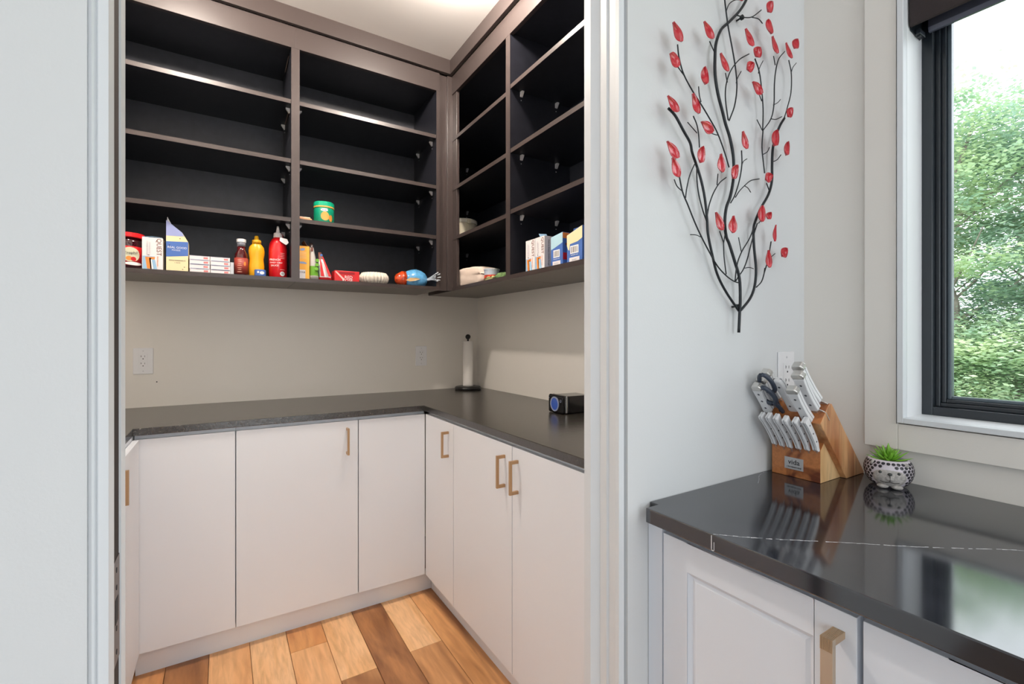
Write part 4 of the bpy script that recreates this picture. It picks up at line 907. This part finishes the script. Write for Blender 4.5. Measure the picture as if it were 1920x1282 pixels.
# bread bag
bb_ = Vector((.905, 2.505, ZB))
t = thing('bread_bag', 'blue plastic bread bag with a twisted end lying near the corner', 'bag', bb_)
random.seed(2)
def bagpart(x0, x1, prof, m, name, ridg=.05):
    b = B(); rings = []; N = 26
    for x, r in prof:
        ring = []
        for i in range(N):
            a = 2*math.pi*i/N
            n = noise.noise(Vector((x*38, math.cos(a)*2.2, math.sin(a)*2.2)))+.6*noise.noise(Vector((x*90, math.cos(a)*6, math.sin(a)*6)))
            rr = r*(1+ridg*n)
            y = math.cos(a)*rr*.92; z = math.sin(a)*rr
            z = max(z+prof_z, .0012)
            ring.append(b.verts.new((x, bb_.y+y, bb_.z+z)))
        rings.append(ring)
    for r0, r1 in zip(rings, rings[1:]):
        for k in range(N): b.faces.new((r0[k], r0[(k+1) % N], r1[(k+1) % N], r1[k]))
    b.faces.new(rings[0][::-1]); b.faces.new(rings[-1]); bmesh.ops.recalc_face_normals(b, faces=b.faces[:])
    return obj(name, b, m, t, smooth=True)
prof_z = .042
M_bagblue = mat('blue_plastic_film', (96, 166, 214), .2, coat=.6, bump=.5, bscale=70, var=.25, vscale=40)
bagpart(0, 0, [(.848, .030), (.866, .044), (.89, .054), (.92, .0565), (.945, .053), (.965, .042), (.978, .026), (.986, .014)], M_bagblue, 'film', .09)
bagpart(0, 0, [(.800, .012), (.806, .024), (.822, .034), (.838, .040), (.856, .043)], mat('red_orange_film', (196, 70, 30), .25, coat=.5, var=.5, vscale=45), 'printed_end', .06)
obj('band', prism(B(), [(.845, 2.4580, 1.552), (.870, 2.4540, 1.566), (.905, 2.4490, 1.567), (.925, 2.4480, 1.562), (.900, 2.4490, 1.552), (.868, 2.4540, 1.546)], (0, .004, 0)), mat('tan_film', (204, 168, 118), .3), t)
prof_z = .046
b = B()
for k in range(8):
    a = k*.8; tube(b, [(.972, bb_.y-.010, bb_.z+.040), (.982, bb_.y-.035+.004*math.sin(a), bb_.z+.044+.004*math.cos(a)), (.988, 2.440, bb_.z+.048+.008*math.cos(a)), (1.006+.016*math.sin(a), 2.392, bb_.z+.052+.024*math.cos(a))], .0060, 6, 4, r2=.0030)
obj('twisted_neck', b, mat('clear_film', (196, 204, 212), .2, coat=.6), t, smooth=True)
# green nut butter jar
c = (.4330, 2.490, 1.8034)
t = thing('spread_jar', 'green round jar with a gold band and green lid on the upper shelf', 'jar', c)
M_grn = mat('jar_green', (20, 146, 112), .3)
obj('body', lathe(B(), [(0, 0), (.044, 0), (.0475, .004), (.0475, .074), (.0455, .080), (0, .080)], c, 36), M_grn, t, smooth=True)
obj('gold_band', lathe(B(), [(.0460, .080), (.0485, .080), (.0485, .087), (.0460, .087)], c, 36), mat('gold_band', (222, 172, 90), .3), t)
obj('lid', lathe(B(), [(0, .087), (.0485, .087), (.0490, .090), (.0485, .106), (.0455, .109), (0, .109)], c, 36), mat('lid_green', (20, 168, 128), .3), t, smooth=False)
AK = math.atan2(-2.49, -.433)
wrap_oval(t, P_wht, c, .0478, AK+.05, .066, .36, .0072)
text(t, 'Kraft', (c[0]+.0482*math.cos(AK+.05), c[1]+.0482*math.sin(AK+.05)-.0012, c[2]+.066), (-math.sin(AK+.05), math.cos(AK+.05), 0), (0, 0, 1), .0105, P_navy)
wrap_oval(t, mat('caramel_print', (226, 160, 78), .5), c, .0477, AK+.12, .036, .42, .022); wrap_oval(t, mat('caramel_dark', (206, 138, 60), .5), c, .0479, AK+.72, .028, .22, .017)
# flat packets by the jar
for k, (m, lb_) in enumerate(((P_cream, 'flat cream sachet, lowest of three beside the green jar'), (mat('tan_sachet', (206, 150, 110), .5), 'flat tan sachet, middle of three beside the green jar'), (mat('pale_sachet', (226, 200, 176), .5), 'flat pale sachet, topmost of three beside the green jar'))):
    b = B(); bx(b, .3140, .375-.006*k, 2.432+.004*k, 2.50, 1.8034+.0065*k, 1.8094+.0065*k)
    tag(obj('food_sachet', b, m, None, .0028), lb_, 'sachet', 'flat sachets beside the green jar')

# ------------------------------------------------------------ right run
c = (1.212, 2.520, 1.8034)
t = thing('plastic_tub', 'cream plastic tub with lid half hidden behind the cabinet edge', 'tub', c)
M_cream = mat('cream_plastic', (232, 222, 196), .4)
obj('body', lathe(B(), [(0, 0), (.074, 0), (.078, .004), (.086, .105), (0, .105)], c, 36), M_cream, t, smooth=False)
obj('lid', lathe(B(), [(0, .104), (.090, .104), (.0905, .108), (.090, .124), (.085, .128), (0, .128)], c, 36), mat('lid_cream', (236, 230, 214), .4), t)
obj('lid_tab', bx(B(), c[0]-.012, c[0]+.010, c[1]-.098, c[1]-.088, c[2]+.096, c[2]+.118), M_cream, t, .002)
# paper flour bag lying down
t = thing('flour_bag', 'pale paper flour bag lying on the lowest shelf near the corner', 'bag', (1.19, 2.29, ZB))
b = B(); bmesh.ops.create_cube(b, size=1); bmesh.ops.subdivide_edges(b, edges=b.edges[:], cuts=9, use_grid_fill=True)
for v in b.verts:
    x, y, z = v.co; k = 1-.10*(abs(2*y)**4)*(abs(2*z)**2)
    q = (abs(2*x)**6+abs(2*z)**6+abs(2*y)**8)
    s = 1/max(1, q**.11)
    n = noise.noise(Vector((x*3.2, y*7, z*4)))*.006+noise.noise(Vector((x*9, y*20, z*11)))*.0022
    v.co = Vector((1.182+x*.115*s+n*-1, 2.284+y*.305*s+n, ZB+.051+(z*.102*s)+n*.6*(z > 0)-(.020*max(0, .1-y) if z > 0 else 0)))
    v.co.z = max(v.co.z, ZB+.0004)
obj('bag', b, mat('flour_paper', (222, 204, 190), .8, bump=.3, bscale=60), t, smooth=True)
obj('folded_end', prism(B(), [(1.150, 2.4345, 1.612), (1.215, 2.4345, 1.616), (1.215, 2.400, 1.6255), (1.150, 2.400, 1.6225)], (0, 0, .001)), P_grey, t)
# clear container with red food
c = (1.170, 2.085, ZB)
t = thing('plastic_container', 'small clear plastic container with red and orange contents', 'container', c)
obj('body', lathe(B(), [(0, 0), (.036, 0), (.040, .062), (0, .062)], c, 24), mat('frosted_plastic', (176, 188, 206), .15, coat=.5), t, smooth=False)
obj('contents', lathe(B(), [(.0368, .004), (.0375, .004), (.0388, .036), (.0381, .036)], c, 24), mat('red_food', (206, 70, 44), .5, var=.5, vscale=70), t)
obj('lid', lathe(B(), [(0, .062), (.042, .062), (.042, .067), (0, .067)], c, 24), mat('clear_lid', (200, 208, 218), .15), t)
# green packets
for k, (x0, y0, y1, z0, z1, m, lb_) in enumerate(((1.110, 1.965, 2.055, 0, .017, mat('olive_packet', (176, 172, 120), .5, var=.3, vscale=60), 'crumpled pale green packet lying left of the divider'), (1.112, 1.842, 1.955, 0, .024, mat('green_packet', (120, 150, 96), .45, var=.6, vscale=50), 'green and cream packet lying against the divider'))):
    b = B(); bmesh.ops.create_cube(b, size=1); bmesh.ops.subdivide_edges(b, edges=b.edges[:], cuts=6, use_grid_fill=True)
    for v in b.verts:
        x, y, z = v.co; n = noise.noise(Vector((x*6+k*9, y*8, z*5)))*.006
        pin_ = 1-.7*max(0, abs(2*y)-.5)*2
        v.co = Vector((x0+.035+x*.07+n*.3, (y0+y1)/2+y*(y1-y0), ZB+max(.0005, z1/2+z*z1*pin_+n)))
    tag(obj('snack_packet', b, m, None, smooth=True), lb_, 'packet')
t = tag(obj('black_tin', lathe(B(), [(0, 0), (.045, 0), (.045, .055), (.043, .058), (0, .058)], (1.262, 1.975, ZB), 28), M_gb, None), 'low black tin standing behind the green packet', 'tin')
t = thing('tea_carton', 'small beige printed carton lying on the black tin', 'box', (1.235, 1.96, 1.58))
cbox(mat('beige_carton', (218, 192, 164), .6), 1.222, 1.29, 1.915, 2.030, 1.5798, 1.620, t, 'carton')
for k in range(3): decalX(t, P_brown, 2.016-.012*k, 2.009-.012*k, 1.605, 1.614, 1.222)
# snack boxes by the doorway
PX = 1.125
t = quest('white protein snack box, leftmost of the box row by the doorway', 'X', 1.7020, 1.6330, 1.658, .12, PX, (1.18, 1.667, ZB))
obj('lid_flap', prism(B(), [(PX, 1.702, 1.6585), (PX, 1.634, 1.6585), (PX+.05, 1.634, 1.667), (PX+.05, 1.702, 1.664)], (0, 0, .0008)), P_white, t)
t = quest('white protein snack box with raised flap, second of the box row by the doorway', 'X', 1.6300, 1.5630, 1.660, .115, PX, (1.18, 1.6, ZB))
obj('lid_flap', prism(B(), [(PX+.03, 1.630, 1.660), (PX+.03, 1.580, 1.660), (PX+.025, 1.585, 1.672), (PX+.02, 1.632, 1.682)], (.0008, 0, 0)), P_ltblue, t)
text(t, 'Made to Dream Cookie Dough', (PX+.022, 1.5627, 1.592), (0, 0, -1), (1, 0, 0), .0085, P_blk)
def bluebox(label, y0, y1, zl, zr, cream, side=False):
    t = thing('snack_box', label, 'box', (1.18, (y0+y1)/2, ZB)); b = B()
    prism(b, [(PX, y0, ZB), (PX, y1, ZB), (PX, y1, zr), (PX, y0, zl)], (.10, 0, 0)); obj('carton', b, P_blue, t, .0006)
    H = zl-ZB; wy = y1-y0; Y_ = lambda a: y0+wy*a
    if cream: polyX(t, P_cream, [(Y_(0), zl-.001), (Y_(1), zr-.001), (Y_(1), ZB+.088), (Y_(.7), ZB+.078), (Y_(.2), ZB+.074), (Y_(.16), ZB+.050), (Y_(.08), ZB+.055), (Y_(.0), ZB+.07)], PX)
    else: polyX(t, mat('sky_print', (176, 212, 224), .5), [(Y_(0), zl-.001), (Y_(1), zr-.001), (Y_(1), ZB+.090), (Y_(.35), ZB+.076), (Y_(0), ZB+.070)], PX)
    decalX(t, P_wht, Y_(.22), Y_(.76), ZB+.036, ZB+.066, PX, 'barcode_field')
    b = B()
    for k, w_ in enumerate((.03, .012, .04, .018, .03, .012, .035)):
        a = .28+k*.062; bx(b, PX-.0009, PX-.0006, Y_(a+w_), Y_(a), ZB+.040, ZB+.062)
    obj('barcode', b, mat('barcode', (96, 86, 80), .6), t)
    decalX(t, P_white, Y_(.16), Y_(.82), ZB+.004, ZB+.022, PX); text(t, 'Nutrifacts', (PX-.0006, Y_(.48), ZB+.013), *FX, .0070, P_grey)
    text(t, 'INGREDIENTS: OATS', (PX-.0006, Y_(.5), ZB+.030), *FX, .0045, P_wht)
    return t
t = bluebox('blue snack box with orange top corner, third of the row by the doorway', 1.5180, 1.4420, 1.643, 1.652, False)
box('print', P_orange, PX+.001, PX+.036, 1.4413, 1.4418, 1.628, 1.650, t); box('print', P_red, PX+.002, PX+.034, 1.4413, 1.4418, 1.545, 1.572, t)
obj('print', lathe(B(), [(0, 0), (.005, 0), (.005, -.0004), (0, -.0004)], (PX+.018, 1.4417, 1.606), 12, 'Y'), P_brown, t)
t = bluebox('blue and cream snack box, rightmost of the box row by the doorway', 1.4150, 1.3250, 1.632, 1.655, True)
obj('lid_flap', prism(B(), [(PX+.03, 1.412, 1.634), (PX+.03, 1.412, 1.660), (PX+.03, 1.330, 1.664), (PX+.03, 1.330, 1.652)], (.0008, 0, 0)), P_blue, t)

# ------------------------------------------------------------ outdoors: lawn and wood
M_lawn = mat('rough_grass', (92, 116, 62), .95, var=.35, vscale=.8)
b = B(); N = 16; g_ = [[b.verts.new((1.9+(70*(i/N)), -45+90*j/N, -1.0+.25*noise.noise(Vector((i*.7, j*.7, 0))))) for j in range(N+1)] for i in range(N+1)]
for i in range(N):
    for j in range(N): b.faces.new((g_[i][j], g_[i+1][j], g_[i+1][j+1], g_[i][j+1]))
bmesh.ops.recalc_face_normals(b, faces=b.faces[:]); gr = struct(obj('ground', b, M_lawn))
def leafmat(name, rgb, rgb2):
    m = mat(name, rgb, .6); nt = m.node_tree; bs = nt.nodes['Principled BSDF']
    oi = nt.nodes.new('ShaderNodeTexCoord'); n = nt.nodes.new('ShaderNodeTexNoise'); n.inputs['Scale'].default_value = .9; n.inputs['Detail'].default_value = 6
    nt.links.new(oi.outputs['Object'], n.inputs['Vector']); r = nt.nodes.new('ShaderNodeValToRGB'); r.color_ramp.elements[0].position = .38; r.color_ramp.elements[1].position = .62
    r.color_ramp.elements[0].color = lin(rgb2); r.color_ramp.elements[1].color = lin(rgb); nt.links.new(n.outputs['Fac'], r.inputs['Fac']); nt.links.new(r.outputs['Color'], bs.inputs['Base Color'])
    tl = nt.nodes.new('ShaderNodeBsdfTranslucent'); nt.links.new(r.outputs['Color'], tl.inputs['Color']); mx = nt.nodes.new('ShaderNodeMixShader'); mx.inputs[0].default_value = .4
    out = nt.nodes['Material Output']; nt.links.new(bs.outputs[0], mx.inputs[1]); nt.links.new(tl.outputs[0], mx.inputs[2]); nt.links.new(mx.outputs[0], out.inputs[0])
    return m
LM = [leafmat('leaf_green', (206, 222, 178), (158, 188, 164)), leafmat('leaf_blue_green', (188, 212, 190), (146, 178, 162)), leafmat('leaf_yellow_green', (216, 228, 182), (168, 196, 162))]
M_bark = mat('grey_bark', (128, 120, 112), .9, bump=.5, bscale=12, var=.3, vscale=4)
def crown_mesh(seed, h, spread, n, leafy):
    rnd = random.Random(seed); b = B()
    cl = []
    for k in range(46):
        u = rnd.random()**.75; z = h*(.12+.86*u); rr = spread*math.sqrt(max(.02, 1-((u-.35)/.72)**2))*rnd.uniform(.25, 1); a = rnd.uniform(0, 6.283)
        cl.append((Vector((rr*math.cos(a), rr*math.sin(a), z)), rnd.uniform(.45, 1.05)))
    for k in range(n):
        c, s = cl[rnd.randrange(len(cl))]
        p = c+Vector((rnd.gauss(0, 1)*s*.62, rnd.gauss(0, 1)*s*.62, rnd.gauss(0, 1)*s*.26))
        L = leafy*rnd.uniform(.6, 1.3); a = rnd.uniform(0, 6.283); tl = rnd.uniform(-.5, .5)
        d = Vector((math.cos(a), math.sin(a), tl)).normalized(); sd = d.cross(Vector((0, 0, 1))).normalized(); sd = (sd+Vector((0, 0, rnd.uniform(-.5, .5)))).normalized()
        b.faces.new([b.verts.new(q) for q in (p, p+d*L*.5+sd*L*.3, p+d*L, p+d*L*.5-sd*L*.3)])
    me = bpy.data.meshes.new('crown'); b.to_mesh(me); b.free(); return me
def trunk_mesh(seed, h):
    rnd = random.Random(seed+50); b = B(); pts = [(0, 0, 0)]
    for k in range(1, 6): pts.append((rnd.uniform(-.2, .2)*k*.5, rnd.uniform(-.2, .2)*k*.5, h*.9*k/5))
    tube(b, pts, .13, 8, 3, r2=.03)
    for k in range(9):
        z = h*rnd.uniform(.2, .8); a = rnd.uniform(0, 6.28); L = rnd.uniform(.8, 2)
        tube(b, [(0, 0, z), (L*.5*math.cos(a), L*.5*math.sin(a), z+L*.4), (L*math.cos(a), L*math.sin(a), z+L*.9)], .04, 5, 2, r2=.012)
    me = bpy.data.meshes.new('trunk'); b.to_mesh(me); b.free(); me.materials.append(M_bark); return me
CR = [crown_mesh(i, 8.6, 2.3, 22000, .13) for i in range(3)]; TRK = [trunk_mesh(i, 8.4) for i in range(3)]
for i in range(3): CR[i].materials.append(LM[i])
desc = ['in full leaf seen through the window', 'behind the first row, crown lighter', 'rising above the others beyond the window']
def tree(x, y, s, v, rz, label, zs=1):
    t = thing('tree', label, 'tree', (x, y, -1.0), world=False, group='trees of the wood outside the window'); t.scale = (s, s, s*zs); t.rotation_euler.z = rz
    for nme, me in (('crown', CR[v]), ('trunk', TRK[v])):
        o = bpy.data.objects.new(nme, me); COL.objects.link(o); o.parent = t
        if nme == 'crown': o['kind'] = 'stuff'
TS = [(17.0, 4.6, 1.05, 0, 0), (18.5, 3.1, 1.00, 1, 1), (17.6, 1.5, .80, 2, 2), (19.5, 5.9, 1.0, 2, .4), (22.0, 4.2, 1.12, 1, 2.6), (22.5, 2.3, .98, 0, 3.1), (18.0, -.4, .74, 1, 4), (21.0, -2.2, .85, 2, 5),
      (17.2, -4.4, .8, 0, 1.4), (20.4, -6.8, .86, 1, .7), (17.8, -9.5, .8, 2, 2.2), (22.0, .6, .92, 2, 5.2), (18.8, 8.4, .95, 0, .9), (19, -13, .9, 0, 3), (23, -17, 1, 1, 2), (24, 9, 1.05, 1, 4.2)]
ordn = ['first', 'second', 'third', 'fourth', 'fifth', 'sixth', 'seventh', 'eighth', 'ninth', 'tenth', 'eleventh', 'twelfth']
LB = {}
for row, nm in ((0, 'nearer'), (1, 'farther')):
    idx = sorted([i for i in range(len(TS)) if (TS[i][0] > 19.2) == bool(row)], key=lambda i: -math.atan2(TS[i][1], TS[i][0]))
    for k, i in enumerate(idx): LB[i] = 'leafy tree outside the window, %s from the left in the %s row' % (ordn[k], nm)
side = ['leftmost leafy tree close outside the window', 'tall leafy tree in the middle of the window view', 'lower leafy tree at the right edge of the window view', 'leafy tree further left behind the nearest one', 'tall tree standing further back in the window view', 'tree further back near the right edge of the window view']
for i, (x, y, s, v, rz) in enumerate(TS): tree(x, y, s, v, rz, LB[i])
# undergrowth at the wood's edge
bush = crown_mesh(77, 2.6, 1.7, 5000, .14); bush.materials.append(LM[0]); bush2 = crown_mesh(78, 2.6, 1.7, 5000, .14); bush2.materials.append(LM[2])
for i, y in enumerate([7.6, 6.0, 4.9, 3.8, 2.7, 1.6, .4, -1.2, -3, -5, -7.2, -9.8]):
    t = thing('bush', 'leafy bush at the lawn edge outside the window, %s from the left' % ordn[i], 'bush', (14.6+(i % 3)*.9, y, -1.0), world=False, group='bushes at the foot of the trees')
    t.rotation_euler.z = i*1.3; t.scale = (1, 1, .85+.12*(i % 3))
    o = bpy.data.objects.new('foliage', (bush, bush2)[i % 2]); COL.objects.link(o); o.parent = t; o['kind'] = 'stuff'
for o in bpy.data.objects:
    if '_w' in o: del o['_w']
